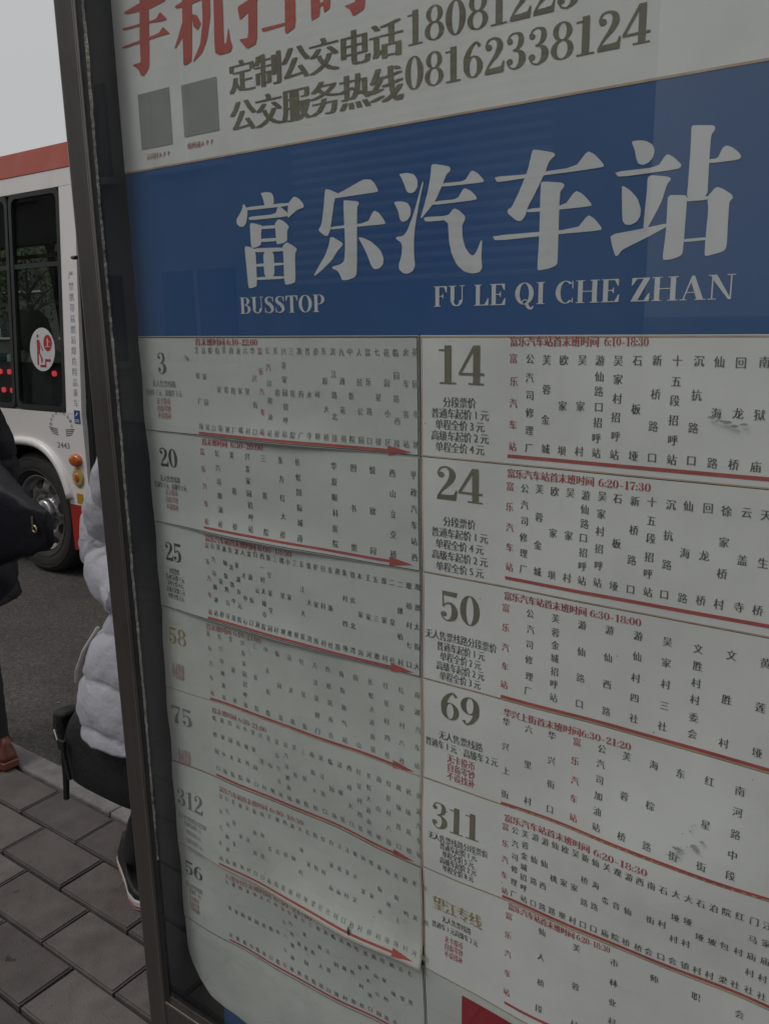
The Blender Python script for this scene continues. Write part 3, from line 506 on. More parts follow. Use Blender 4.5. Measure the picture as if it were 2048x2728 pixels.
# thin bright arris along the rail and the stile, dark glazing gasket, hardened sealant
MB().bbox(-1.018, .044, -.0512, -.0503, ZB1-.0035, ZB1+.001, .0003).build('rail_edge', M['steel_edge'], board)
MB().bbox(FL1-.0055, FL1-.0038, -.0519, -.0513, .47, ZT-.05, .0002).build('stile_edge', M['steel_edge'], board)
for xa, xb in ((FL1+.0005, -1.0065), (.032, .0443)): MB().box(xa, xb, -.0492, -.0478, ZB1+.0005, ZT-.061).build('gasket', M['rubber'], board)
gb = MB().box(-1.006, .0315, -.0492, -.0478, ZB1+.0012, ZB1+.016).build('bottom_gasket', M['steel'], board)
random.seed(11)
sv = []; z = .795; wv = .003; 
sl_ = MB(); prev = None
while z < 2.19:
    t = (z-.8)/1.3
    wv += random.uniform(-.0012, .0012); wv = min(max(wv, .0016), .0062 if z < 1.9 else .0085)
    ww = wv*(.5 if z < 1.15 else .72)
    if random.random() < .035: wv = .0012
    c = -1.0052 + random.uniform(-.0005, .0005) + .0008*math.sin(z*13)
    cur = [(c-ww/2, -.0478, z), (c, -.0508-random.random()*.0012, z), (c+ww/2, -.0478, z)]
    if prev: sl_.add(prev+cur, [(0,1,4,3),(1,2,5,4)])
    prev = cur; z += .0065
sl_.build('sealant_bead', M['sealant'], board)
MB().box(FL1+.0004, -1.0155, GY+.002, .0295, ZF, ZT-.06).build('side_lining', M['wall_in'], board)
MB().box(.0405, .0446, GY+.002, .0295, ZF, ZT-.06).build('side_lining', M['wall_in'], board)
MB().box(-1.0150, .0400, GY+.002, .0295, ZF+.0002, ZF+.004).build('floor_lining', M['wall_in'], board)
MB().box(FL1+.0003, .0447, .030, .07, ZF, ZT-.06).build('back_panel', M['backing'], board)
MB().box(-1.0175, .0415, GY-.002, GY+.0015, ZB1-.05, ZT-.0605).build('glass_pane', M['glass'], board)

def wave(u, v):
    a = interp([(.5, .0034), (.9, .0030), (1.2, .0017), (1.45, .0010), (1.62, .0002), (2.2, .0002)], v)
    k = a*(math.sin(11*u + 7*v) + .6*math.sin(23*u - 13*v + 1.3) + .5*math.sin(5*u + 29*v + .4) + .25*math.sin(47*u + 31*v)) 
    g1 = .011*math.exp(-((u+.22)/.13)**2 - ((v-1.06)/.075)**2)     # the paper bellies out here
    g2 = .006*math.exp(-((u+.70)/.10)**2 - ((v-.80)/.05)**2)
    return k + g1 + g2
def flat(layer, lift=None):
    def f(u, v, h=0.0):
        e = lift(u, v) if lift else 0.0
        return (u, -(wave(u, v) + layer + e + h), v)
    return f
def sheet(name, u0, u1, v0, v1, f, mt, ul=None, ur=None, nu=None, nv=None, edge=True):
    nu = nu or max(6, int((u1-u0)/.011)); nv = nv or max(6, int((v1-v0)/.011)); vs = []; fs = []
    for j in range(nv+1):
        v = lerp(v0, v1, j/nv); a = ul(v) if ul else u0; b_ = ur(v) if ur else u1
        for i in range(nu+1): vs.append(f(lerp(a, b_, i/nu), v))
    n = nu+1
    for j in range(nv):
        for i in range(nu): fs.append((j*n+i, j*n+i+1, (j+1)*n+i+1, (j+1)*n+i))
    # a real thickness: a back face and rim
    base = len(vs); vs += [(x, y_ + .0006, z_) for x, y_, z_ in vs]
    fs += [tuple(i+base for i in reversed(q)) for q in fs[:nu*nv]]
    rim = [i for i in range(n)] + [j*n+nu for j in range(1, nv+1)] + [nv*n+i for i in range(nu-1, -1, -1)] + [j*n for j in range(nv-1, 0, -1)]
    nb = len(vs); m_ = len(rim); vs += [vs[i] for i in rim] + [vs[i+base] for i in rim]
    fs += [(nb+(k+1) % m_, nb+k, nb+m_+k, nb+m_+(k+1) % m_) for k in range(m_)]
    return obj(name, vs, fs, [mt, M['paper_edge']], board, True, [0]*(2*nu*nv) + [1]*m_)

# header panel
fh = flat(0.0)
hp = sheet('header_panel', -1.010, .030, 1.8535, 2.19, fh, M['paper'])
pr = Print()
for ch in '手机扫码':
    for p in TRACED[ch]: pr.poly([(x/1e4, y_/1e4) for x, y_ in chaikin(p, .1)]); pr.k = (pr.k+1) % 6
pr.build('red_heading', fh, M['ink_redbig'], hp)
pr = Print(); B5 = (-.062, -.031, 0, .031, .062)
pr.line(BIGT[0], -.797, -.540, 1.9405, .0395, bold=B5, thin=True); pr.line(BIGT[1], -.799, -.540, 1.8965, .0395, bold=B5, thin=True)
pr.serif('18081223', -.535, -.343, 1.929, .0325); pr.serif('08162338124', -.538, -.276, 1.886, .0325)
pr.build('telephone_lines', fh, M['ink_olive'], hp)
pr = Print(); pr.poly([(-.970,1.880),(-.907,1.880),(-.907,1.949),(-.970,1.949)]); pr.build('blank_code_square', fh, M['print_grey'], hp)
pr = Print(); pr.poly([(-.884,1.885),(-.819,1.885),(-.819,1.947),(-.884,1.947)]); pr.build('blank_code_square', fh, M['print_grey'], hp)
for t_, ua, ub, zc in (('云闪付APP', -.961, -.912, 1.8695), ('绵州通APP', -.880, -.829, 1.8735)):
    pr = Print(); pr.line(t_, ua, ub, zc, .0088); pr.build('app_caption', fh, M['ink_rose'], hp)
# blue banner
fb = flat(.0004)
bn = sheet('name_banner', -1.0085, .0295, 1.6315, 1.8545, fb, M['blue'])
pr = Print()
for ch in '富乐汽车站':
    for p in TRACED[ch]: pr.poly([(x/1e4, y_/1e4) for x, y_ in chaikin(p)]); pr.k = (pr.k+1) % 6
pr.build('station_name', fb, M['ink_white'], bn)
pr = Print(); pr.serif('BUSSTOP', -.800, -.656, 1.660, .0205); pr.build('latin_lettering', fb, M['ink_white'], bn)
pr = Print(); pr.serif('FU LE QI CHE ZHAN', -.503, -.187, 1.6625, .0215); pr.build('latin_lettering', fb, M['ink_white'], bn)
pr = Print(); pr.bar(-1.0085, .0295, 1.8543, .0022, 90); pr.build('border_line', fb, M['ink_orange'], bn, .0005)

# timetable sheets: one per route
def lift_fn(col, row):
    z0 = (ZL if col == 'L' else ZR)[row+1]
    if col == 'L' and row in (0, 1, 2, 5):
        A = {0:.006, 1:.008, 2:.007, 5:.012}[row]; uc = {0:-.74, 1:-.78, 2:-.80, 5:-.62}[row]; su = {0:.10, 1:.13, 2:.13, 5:.20}[row]
        return lambda u, v: A*math.exp(-((u-uc)/su)**2)*max(0.0, 1-(v-z0)/.045)**2
    return None
ORD = {('L',0):.0026,('L',1):.0020,('L',2):.0014,('L',3):.0006,('L',4):.0006,('L',5):.0022,('L',6):.0012}
for (col, row, num, nb, nink, fares, hd, stops, sp, az, sink, pap) in ROUTES:
    Z = ZL if col == 'L' else ZR; z1, z0 = Z[row], Z[row+1]
    u0, u1 = (UL0, UD) if col == 'L' else (UD+.001, UR1)
    lay = ORD.get((col, row), .0010 - row*.00005); f = flat(lay, lift_fn(col, row))
    off = {('L',0):.0,('L',1):.004,('L',2):.005,('L',6):.004}.get((col,row), 0)
    ulf = None
    if col == 'L': ulf = lambda v, row=row: interp([(.64,-1.010),(.80,-1.010),(.81,-1.0085),(1.2,-1.0085),(1.63,-1.006)], v) + .0012*math.sin(v*61+row)
    s_ = sheet('timetable_sheet', u0, u1, z0 + (.0 if col == 'L' else .0005), z1 - .0002, f, M[pap], ul=ulf)
    s_['label'] = 'paper timetable of route %s' % num if num[0].isdigit() else 'paper timetable of a special line with golden heading'
    # number
    pr = Print()
    if num[0].isdigit(): pr.serif(num, nb[0], nb[1], nb[2], nb[3]-nb[2])
    else: pr.line(num, nb[0], nb[1], (nb[2]+nb[3])/2, nb[3]-nb[2], bold=(-.05,-.02,.02,.05), thin=True)
    pr.build('route_number', f, M[nink], s_)
    # fares
    G = {}
    for t, zc, cu, w_, c in fares:
        G.setdefault(c, Print()).line(t, cu-w_/2, cu+w_/2, zc, (.0125 if col == 'R' else .0105) if row not in (4,5) or col == 'L' else .0108)
    if 'd' in G: G['d'].build('fare_lines', f, M['ink_black'], s_, stuff=True)
    if 'g' in G: G['g'].build('fare_lines', f, M['ink_grey'], s_, stuff=True)
    if 'p' in G: G['p'].build('fare_lines', f, M['ink_pale'], s_, stuff=True)
    if 'r' in G: G['r'].build('red_notice_lines', f, M['ink_red' if col == 'R' else 'ink_rose'], s_, stuff=True)
    # header, first and last bus
    pr = Print(); pr.line(hd[0], hd[1], hd[2], hd[6], .0110, bold=(-.05,-.015,.015,.05)); pr.serif(hd[3], hd[4], hd[5], hd[6]-.0042, .0082)
    # stops: the red one is this stop
    pk = Print(); n = len(stops)
    for i, st in enumerate(stops):
        u = lerp(sp[0], sp[1], i/(n-1)); tgt = pr if st == S_ else pk
        for k, ch in enumerate(st):
            v = lerp(sp[2], sp[3], k/max(1, len(st)-1)); tgt.cjk(ch, u + random.uniform(-.0006,.0006), v + random.uniform(-.0006,.0006), sp[4], sp[4]*1.12)
    pr.build('red_small_print', f, M['ink_red' if col == 'R' or row < 3 else 'ink_rose'], s_, stuff=True)
    pk.build('stop_names', f, M[sink], s_, stuff=True)
    # arrow
    pr = Print()
    if col == 'R': pr.bar(hd[1]-.001, UR1-.03, az, .0037, 60); pr.poly([(UR1-.03, az-.005),(UR1-.004, az),(UR1-.03, az+.005)])
    else:
        x0 = sp[0]-.005; pr.bar(x0, -.566, az, .0034, 50); pr.poly([(-.566, az-.0056),(-.550, az-.0030),(-.532, az),(-.550, az+.0030),(-.566, az+.0056)])
    pr.build('direction_arrow', f, M['ink_red'], s_)
    # printed rule round the sheet
    pr = Print(); dark = (col == 'L' and row in (0,1,2,6))
    pr.bar(u0+.001, u1-.001, z0+.0016, .0011 if dark else .0014, 60)
    if dark or col == 'L': pr.vbar(u1-.0016, z0+.001, z1-.001, .0016 if dark else .0012)
    else: pr.vbar(u0+.0014, z0+.001, z1-.001, .0012)
    if row == 0: pr.bar(u0+.001, u1-.001, z1-.0018, .0013, 60)
    pr.build('border_rule', f, M['ink_dark' if dark else 'ink_orange'], s_)
# blank lower sheets, red panel, blue strip that shows under the cut corner
fl = flat(.0002)
ulc = lambda v: interp([(.505,-.930),(.507,-.952),(.515,-.968),(.537,-.988),(.560,-1.001),(.585,-1.0085),(.70,-1.0085)], v)
sheet('blank_sheet', UL0, UD, .505, .6568, fl, M['paper_old_dim'], ul=ulc, nv=26)  # older, stained paper tone also paints in the weaker light at lower left
bs = sheet('blank_sheet', UD+.001, UR1, .520, .7965, fl, M['paper_new'])
pr = Print(); pr.vbar(UD-.0016, .507, .656, .0013); pr.build('border_rule', fl, M['ink_dark'], bs)
sheet('blue_strip', -.935, UR1-.002, .470, .512, flat(-.0012), M['blue'])
rp_ = sheet('red_panel', -.460, UR1-.004, .530, .7872, flat(.0018), M['red_print'])
# dead insect and dust specks on the papers
bm = MB()
for (u, v, a, l) in [(-.637, .811, 1.2, .007)]:
    bm.tube([fl(u, v+l, .012), fl(u+.0004, v, .0128), fl(u+.0006, v-l, .012)], [.0006,.0022,.0007], 8)
bm.build('dead_insect', M['ink_dark'], board)
random.seed(5); sp_ = Print(); SMR = Print()
for i in range(70):
    u = random.uniform(-1.0, -.1); v = random.uniform(.52, 1.62); r = random.uniform(.0003, .0010)
    sp_.poly([(u + r*random.uniform(.5,1.4)*math.cos(2*PI*k/7), v + r*random.uniform(.4,1.2)*math.sin(2*PI*k/7)) for k in range(7)])
for cu, cv, du, dv, nn in ((-.210,1.101,.034,.026,16), (-.201,1.126,.016,.018,9), (-.205,1.556,.030,-.004,9), (-.92,1.60,.02,.006,5)):
    for i in range(nn):    # rubbed, blotchy smears on the paper
        t = random.gauss(.5, .3); u = cu + du*t + random.gauss(0, .002); v = cv + dv*t + random.gauss(0, .0016); r = random.choice((.0006, .0010, .0016, .0030))
        sm = [(u + r*random.uniform(.7,1.5)*math.cos(2*PI*k/9), v + r*random.uniform(.25,.6)*math.sin(2*PI*k/9)) for k in range(9)]
        SMR.poly(sm)
SMR.build('dirt_smears', flat(.0046), M['ink_pale'], board, stuff=True)
sp_.build('dirt_specks', flat(.0042), M['ink_black'], board, stuff=True)
# ------------------------------------------------------------------ the bus
BX0, BX1, BY0, BY1 = -13.2, -3.25, 2.45, 4.75
bus = thing('city_bus', (-8.2, 3.6, RZD), 'white city bus with red roof stripe waiting behind the notice board', 'bus')
def side_y(z):   # the side leans in above the waist
    return interp([(0, 2.45), (1.08, 2.45), (2.52, 2.56), (2.78, 2.575)], z)
def fy(z): return 2*3.6 - side_y(z)
DOOR0, DOOR1 = -4.735, -3.62
WH = (-5.42, .33, .44); WR = (-10.2, .33, .44)
def arch_pts(cx, x_dir=1, n=18, zb=.12):
    # outline of the wheel arch from the rear foot over the top to the front foot
    out = []
    for i in range(n+1):
        a = PI - PI*i/n; c, s_ = math.cos(a), math.sin(a); e = 2.5
        out.append((cx + .475*math.copysign(abs(c)**(2/e), c), .30 + .545*abs(s_)**(2/e)))
    return [(cx-.475, zb)] + out + [(cx+.475, zb)]
def side_panel(name, poly, mt, far=False, parent=bus, t=.035, out=0.0):
    y0 = (lambda z: fy(z)+out) if far else (lambda z: side_y(z)-out); s_ = -1 if far else 1
    return MB().prism(poly if not far else poly[::-1], lambda p: (p[0], y0(p[1]), p[1]), lambda p: (p[0], y0(p[1])+s_*t, p[1])).build(name, mt, parent)
for far_ in (False, True):
    xe = DOOR0 if not far_ else BX1+.25
    top = 1.08; zs = .462
    low = [(BX0+.1, .14)] + arch_pts(WR[0], zb=.14) + arch_pts(WH[0], zb=.14) + [(xe, .14)]
    full = low + [(xe, top), (BX0+.1, top)]
    # white above the skirt line, red below: split every outline at z = zs
    def clip(poly, keep_above):
        out = []
        for a, b_ in zip(poly, poly[1:]+poly[:1]):
            ina = (a[1] >= zs) == keep_above; inb = (b_[1] >= zs) == keep_above
            if ina: out.append(a)
            if ina != inb: t = (zs-a[1])/(b_[1]-a[1]); out.append((lerp(a[0],b_[0],t), zs))
        return out
    side_panel('side_panel', clip(full, True), M['white_paint'], far_)
    for xa, xb in ((BX0+.1, WR[0]-.475), (WR[0]+.475, WH[0]-.475), (WH[0]+.462, xe)):
        side_panel('skirt', [(xa, .14), (xb, .14), (xb, zs-.002), (xa, zs-.002)], M['red_paint'], far_, out=.001)
    if not far_:   # rounded lip round the front wheel arch
        for W_ in (WH, WR):
            pts = [q for q in arch_pts(W_[0], n=44)[1:-1] if q[1] > .475]; mb = MB()
            mb.tube([(x + (x-W_[0])*.035, side_y(z_)-.004, z_ + .016*max(0, (z_-.3)/.55)) for x, z_ in pts], .030, 10); mb.build('arch_lip', M['white_paint'], bus, True)
    # windows: (x0, x1) with painted pillars between
    wins = [(-12.6,-11.3),(-11.25,-9.75),(-9.7,-8.2),(-8.15,-6.65),(-6.60,-5.49),(-5.475,-4.90)]
    if far_: wins = wins[:-2] + [(-6.60,-5.2),(-5.1,-3.9)]
    zb, zt = 1.088, 2.500
    cuts = [BX0+.1] + [c for w_ in wins for c in w_] + [xe]
    for i in range(0, len(cuts), 2):
        if cuts[i+1]-cuts[i] > .03:
            side_panel('pillar', [(cuts[i], 1.0815), (cuts[i+1], 1.0815), (cuts[i+1], zt), (cuts[i], zt)], M['white_paint'] if i == 0 or i == len(cuts)-2 else M['black_trim'], far_)
    side_panel('cantrail', [(BX0+.1, zt+.002), (BX1+.2, zt+.002), (BX1+.2, 2.606), (BX0+.1, 2.606)], M['white_paint'], far_)
    side_panel('roof_stripe', [(BX0+.05, 2.609), (BX1+.15, 2.609), (BX1+.15, 2.752), (BX0+.05, 2.752)], M['red_stripe'], far_, out=.004)
    for (x0, x1) in wins:
        r = .05; ol = []
        for cx, cz, a0 in ((x1-r, zt-r, 0), (x0+r, zt-r, 90), (x0+r, zb+r, 180), (x1-r, zb+r, 270)):
            for k in range(6): a = math.radians(a0 + 90*k/5); ol.append((cx + r*math.cos(a), cz + r*math.sin(a)))
        ol = ol[::-1]
        pane = side_panel('window', [(lerp((x0+x1)/2, x, .985), z_) for x, z_ in ol], M['glass_bus'], far_, t=.006, out=-.012)
        n = len(ol); mb = MB(); yy = (lambda z_: fy(z_)+.002) if far_ else (lambda z_: side_y(z_)-.002)
        inn = [((x0+x1)/2 + (x-(x0+x1)/2)*(1-.034/((x1-x0)/2)), (zb+zt)/2 + (z_-(zb+zt)/2)*(1-.030/((zt-zb)/2))) for x, z_ in ol]
        for i in range(n):
            j = (i+1) % n
            mb.add([(x, yy(z_), z_) for x, z_ in (ol[i], ol[j], inn[j], inn[i])] + [(x, yy(z_)+(.03 if not far_ else -.03), z_) for x, z_ in (ol[i], ol[j], inn[j], inn[i])], [(0,1,2,3) if far_ else (3,2,1,0), (2,6,7,3), (0,4,5,1)])
        mb.build('window_seal', M['black_trim'], pane)
        if not far_:
            oy = .016; zr = 2.02
            MB().prism([(x0+.03, zr), (x1-.03, zr), (x1-.03, zr+.03), (x0+.03, zr+.03)], lambda p: (p[0], side_y(p[1])+.002, p[1]), lambda p: (p[0], side_y(p[1])+.011, p[1])).build('window_bar', M['black_trim'], pane)
# roof, floor, ends
prof = [(2.582,2.735),(2.60,2.751),(2.75,2.775),(3.1,2.80),(3.6,2.81),(4.1,2.80),(4.45,2.775),(4.60,2.751),(4.618,2.735)]
mb = MB(); mb.loft([[Vector((BX0+.05, y_, z_)) for y_, z_ in prof] , [Vector((BX1+.15, y_, z_)) for y_, z_ in prof]]); mb.build('roof', M['white_paint'], bus)
MB().box(BX0+.12, BX1+.2, 2.62, 4.58, 2.50, 2.545).build('ceiling', M['interior'], bus)
mb = MB()
for xa, xb in ((BX0+.12, WR[0]-.56), (WR[0]+.56, WH[0]-.56), (WH[0]+.56, BX1+.2)): mb.box(xa, xb, 2.50, 4.70, .30, .36)
for W_ in (WR, WH): mb.box(W_[0]-.555, W_[0]+.555, 2.84, 4.36, .30, .361); mb.box(W_[0]-.555, W_[0]+.555, 2.49, 4.71, .90, .93); mb.box(W_[0]-.555, W_[0]+.555, 2.80, 2.84, .30, .899); mb.box(W_[0]-.555, W_[0]+.555, 4.36, 4.40, .30, .899)
mb.build('floor', M['interior'], bus)
for ya, yb, xe_ in ((2.487, 2.51, -4.78), (4.69, 4.712, -4.0)):
    mb = MB()
    for xa, xb in ((BX0+.12, WR[0]-.56), (WR[0]+.56, WH[0]-.56), (WH[0]+.56, xe_)): mb.box(xa, xb, ya, yb, .37, .898)
    mb.box(BX0+.12, xe_, ya, yb, .935, 1.075); mb.build('inner_lining', M['interior'], bus)
    for W_ in (WR, WH):
        pts = arch_pts(W_[0], n=24)[1:-1]; s_ = 1 if ya < 3 else -1; y_in = 2.795 if s_ > 0 else 4.405; yo = 2.486 if s_ > 0 else 4.714
        MB().loft([[Vector((x + (x-W_[0])*.06, yy, min(z_+.02, .885))) for x, z_ in pts] for yy in (yo, y_in)], cap=False).build('arch_liner', M['black_trim'], bus)
MB().bbox(BX0, BX0+.10, 2.50, 4.70, .14, 2.75, .04).build('rear_panel', M['white_paint'], bus)
# front: red bumper, white mask, windscreen, lamps
fx = BX1
MB().bbox(fx+.02, fx+.26, 2.47, 4.73, .14, .56, .05).build('bumper', M['red_paint'], bus)
MB().bbox(fx+.06, fx+.22, 2.49, 4.71, .562, 1.15, .03).build('front_panel', M['white_paint'], bus)
MB().bbox(fx+.02, fx+.20, 2.56, 4.64, 2.33, 2.752, .03).build('destination_box', M['black_trim'], bus)
MB().add([(fx+.19,2.56,1.16),(fx+.19,4.64,1.16),(fx+.12,4.60,2.33),(fx+.12,2.60,2.33),(fx+.18,2.56,1.16),(fx+.18,4.64,1.16),(fx+.11,4.60,2.33),(fx+.11,2.60,2.33)], [(0,1,2,3),(7,6,5,4),(0,4,5,1),(2,6,7,3)]).build('windscreen', M['glass_bus'], bus)
for yy in (2.75, 4.45): MB().tube([(fx+.215, yy, .75), (fx+.24, yy, .75)], .09, 16).build('headlight', M['sticker_white'], bus)
for yy in (2.50, 4.66): MB().bbox(fx+.05, fx+.19, yy, yy+.05, 1.15, 2.36, .01).build('front_pillar', M['black_trim'], bus)
# front door: black frame, two glazed leaves
dz0, dz1 = .26, 2.44
side_panel('door_surround', [(DOOR0+.002, .14), (DOOR0+.05, .14), (DOOR0+.05, 2.498), (DOOR0+.002, 2.498)], M['black_trim'], out=.003)
side_panel('door_surround', [(DOOR1-.05, .14), (DOOR1, .14), (DOOR1, 2.498), (DOOR1-.05, 2.498)], M['black_trim'], out=.003)
side_panel('door_header', [(DOOR0+.052, dz1), (DOOR1-.052, dz1), (DOOR1-.052, 2.498), (DOOR0+.052, 2.498)], M['black_trim'])
side_panel('side_panel', [(DOOR1+.002, .14), (BX1+.05, .14), (BX1+.05, 1.08), (DOOR1+.002, 1.08)], M['white_paint'])
dm = (DOOR0+DOOR1)/2
for xa, xb in ((DOOR0+.055, dm-.003), (dm+.003, DOOR1-.055)):
    mb = MB()
    for q in ([(xa,dz0),(xb,dz0),(xb,dz0+.07),(xa,dz0+.07)], [(xa,dz1-.06),(xb,dz1-.06),(xb,dz1-.002),(xa,dz1-.002)], [(xa,dz0+.071),(xa+.05,dz0+.071),(xa+.05,dz1-.061),(xa,dz1-.061)], [(xb-.05,dz0+.071),(xb,dz0+.071),(xb,dz1-.061),(xb-.05,dz1-.061)]):
        mb.prism(q, lambda p: (p[0], side_y(p[1])+.006, p[1]), lambda p: (p[0], side_y(p[1])+.036, p[1]))
    lf = mb.build('door_leaf', M['black_trim'], bus)
    MB().prism([(xa+.051,dz0+.072),(xb-.051,dz0+.072),(xb-.051,dz1-.062),(xa+.051,dz1-.062)], lambda p: (p[0], side_y(p[1])+.016, p[1]), lambda p: (p[0], side_y(p[1])+.022, p[1])).build('door_glass', M['glass_bus'], lf)
# wheels
def wheel(cx, cz, R, y0, far_=False):
    s_ = -1 if far_ else 1
    def ringprof(pr, n=48): return [[Vector((cx + r*math.cos(2*PI*k/n), y0 + s_*d, cz + r*math.sin(2*PI*k/n))) for k in range(n)] for r, d in pr]
    ty = MB().loft(ringprof([(.275,.060),(.285,.030),(.330,.008),(.385,.004),(.420,.018),(.438,.045),(R,.060),(R,.20),(.42,.22),(.30,.22)]), cap=False).build('wheel', M['tyre'], bus, True)
    rg = MB()
    for r in (.318, .352, .398): rg.tube([(cx + r*math.cos(a), y0 + s_*(.012 if r < .39 else .0085), cz + r*math.sin(a)) for a in [2*PI*k/40 for k in range(41)]], .0045, 6, cap=False)
    rg.build('sidewall_rib', M['tyre'], ty, True)
    MB().loft(ringprof([(.277,.060),(.279,.040),(.268,.036),(.262,.050),(.250,.085),(.236,.098),(.205,.078),(.175,.070),(.150,.074),(.128,.112),(.105,.118),(.098,.098),(.085,.085),(.03,.080)]), cap=False).build('rim', M['rim'], ty, True)
    hub = MB().loft(ringprof([(.096,.118),(.092,.060),(.080,.046),(.02,.044)], 24)).build('hub', M['rim'], ty, True)
    for k in range(8):
        a = 2*PI*(k+.3)/8; h = MB(); c = Vector((cx + .205*math.cos(a), 0, cz + .205*math.sin(a)))
        pts = []
        for q in range(14):
            t = 2*PI*q/14; rr = .030*math.cos(t); tt = .042*math.sin(t)
            pts.append((c.x + rr*math.cos(a) - tt*math.sin(a), c.z + rr*math.sin(a) + tt*math.cos(a)))
        h.prism(pts, lambda p: (p[0], y0 + s_*(.0735 + .35*(math.hypot(p[0]-cx, p[1]-cz)-.205)), p[1]), lambda p: (p[0], y0 + s_*.10, p[1])); h.build('hand_hole', M['dark_hole'], ty)
    for k in range(10):
        a = 2*PI*k/10; MB().tube([(cx+.128*math.cos(a), y0+s_*.112, cz+.128*math.sin(a)), (cx+.128*math.cos(a), y0+s_*.082, cz+.128*math.sin(a))], .013, 6).build('wheel_nut', M['rim'], ty)
for W_ in (WH, WR): wheel(W_[0], W_[1], W_[2], 2.475); wheel(W_[0], W_[1], W_[2], 4.725, True)
MB().box(WH[0]-.7, WH[0]+.7, 2.86, 2.90, .05, .29).box(BX0+.3, BX1-.2, 2.9, 4.3, .16, .295).build('chassis', M['black_trim'], bus)
# seats, rails, and glowing red dots added for reflections in the tinted glass
for x in (-6.3, -7.15, -8.0, -8.85, -9.7, -11.2, -12.0):
    for yy in (2.62, 3.06, 3.80, 4.24):
        mb = MB(); mb.bbox(x-.02, x+.40, yy, yy+.38, .76, .83, .02); mb.bbox(x-.09, x-.02, yy, yy+.38, .78, 1.36, .03); mb.box(x+.05, x+.30, yy+.1, yy+.28, .36, .76); mb.build('seat', M['seat_blue'], bus)
mb = MB()
for x in (-5.2, -7.4, -9.3): mb.tube([(x, 3.35, .36), (x, 3.35, 2.50)], .017, 8)
mb.tube([(-12.5, 3.35, 2.2), (-4.2, 3.35, 2.2)], .016, 8); mb.build('handrail', M['rail_yellow'], bus)
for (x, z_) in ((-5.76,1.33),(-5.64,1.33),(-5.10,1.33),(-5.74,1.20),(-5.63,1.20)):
    MB().tube([(x, 2.515, z_), (x, 2.53, z_)], .019, 10).build('red_reflection_dot', M['reflection_red'], bus)
MB().box(-5.9, -4.95, 2.531, 2.55, 1.09, 1.40).build('dot_panel', M['interior'], bus)  # added dark backing for the reflection dots
# lamps and stickers by the front wheel
def disc(name, x, z_, r, rz, d, mt, parent=bus, n=24, dome=True):
    rings = [[Vector((x + r*q*math.cos(2*PI*k/n), side_y(z_) - dd, z_ + rz*q*math.sin(2*PI*k/n))) for k in range(n)] for q, dd in ((1,-.005),(1,d*.3),(.92,d*.7),(.7,d*.95),(.1,d))]
    return MB().loft(rings).build(name, mt, parent, True)
L1 = disc('indicator_light', -4.835, .772, .062, .044, .035, M['amber'])
L2 = disc('side_lamp', -4.835, .655, .062, .068, .014, M['yellow_ring']); disc('lamp_centre', -4.838, .655, .032, .035, .020, M['amber'], L2); 
side_panel('reflector', [(-4.872,.476),(-4.805,.476),(-4.805,.545),(-4.872,.545)], M['sticker_yellow'], t=.004, out=.0035)
bl = side_panel('blue_notice', [(-4.815,1.018),(-4.752,1.018),(-4.752,1.104),(-4.815,1.104)], M['sticker_blue'], t=.002, out=.0022)
pr = Print(); pr.polys([[(0,.3),(.3,.2),(.7,.55),(1,.9),(.6,.95),(.3,.6)]], -4.800, 1.058, .030, .034)
for k in range(2): pr.bar(-4.808, -4.760, 1.030+k*.012, .005, 3)
bmap = lambda o_: (lambda u, v, h=0: (u, side_y(v) - o_ - h, v))
pr.build('notice_print', bmap(.0024), M['sticker_white'], bl, .0006)
pr = Print()
for k, ch in enumerate('严禁携带易燃易爆危险品乘车'): pr.cjk(ch, lerp(-4.800, -4.790, k/12), lerp(1.955, 1.150, k/12), .056, .056, bold=(0,.05))
pr.build('pillar_lettering', bmap(.0002), M['bus_text'], bus)
pr = Print()
for k, ch in enumerate('绵阳市公共汽车有限公司'):
    a = math.radians(200 - 220*k/10); pr.cjk(ch, -4.97 + .118*math.cos(a), .995 + .085*math.sin(a), .030, .026)
for sgn in (-1, 1):
    for q in range(4): pr.polys([[(0,0),(1,.35),(1,.55),(0,.25)]], -4.97 + sgn*.045, .925 + q*.013, sgn*(.10-.012*(3-q)), .03)
for k, ch in enumerate('2443'): pr.cjk(ch, -5.022 + k*.036, .862, .075, .055, thin=False, bold=(0,.03))
pr.build('fleet_emblem', bmap(.0002), M['bus_text_dark'], bus)
# oval boarding sticker on the window
ovz, ovx = 1.490, -5.16
ov = MB(); n = 36; ymap = lambda z_: side_y(z_)
ov.prism([(ovx + .143*math.cos(-2*PI*k/n), ovz + .143*math.sin(-2*PI*k/n)) for k in range(n)], lambda p: (p[0], ymap(p[1])+.0092, p[1]), lambda p: (p[0], ymap(p[1])+.0112, p[1]))
ovo = ov.build('boarding_sticker', M['sticker_white'], bus)
pr = Print(); q = .143
pr.polys(DOT(-.33,.62,.085) + [[(-.42,.45),(-.22,.45),(-.14,.15),(-.20,-.15),(-.40,-.12)]] + [[(-.42,-.1),(-.28,-.1),(-.30,-.72),(-.42,-.72)]] + [[(-.32,-.1),(-.20,-.12),(.02,-.42),(.0,-.62),(-.10,-.62),(-.12,-.40)]] + [[(-.2,.4),(-.12,.3),(.10,-.05),(.02,-.08)]] + R_(-.18,-.82,.30,-.70) + R_(.20,-.70,.30,-.55) + R_(.20,-.56,.66,-.44) + RG(.46,.30,.34,.38,.34,.38,0,360,24), ovx, ovz, q, q)
pr.build('boarding_figure', lambda u, v, h=0: (u, ymap(v)+.0089-h, v), M['sticker_red'], ovo, .0004)
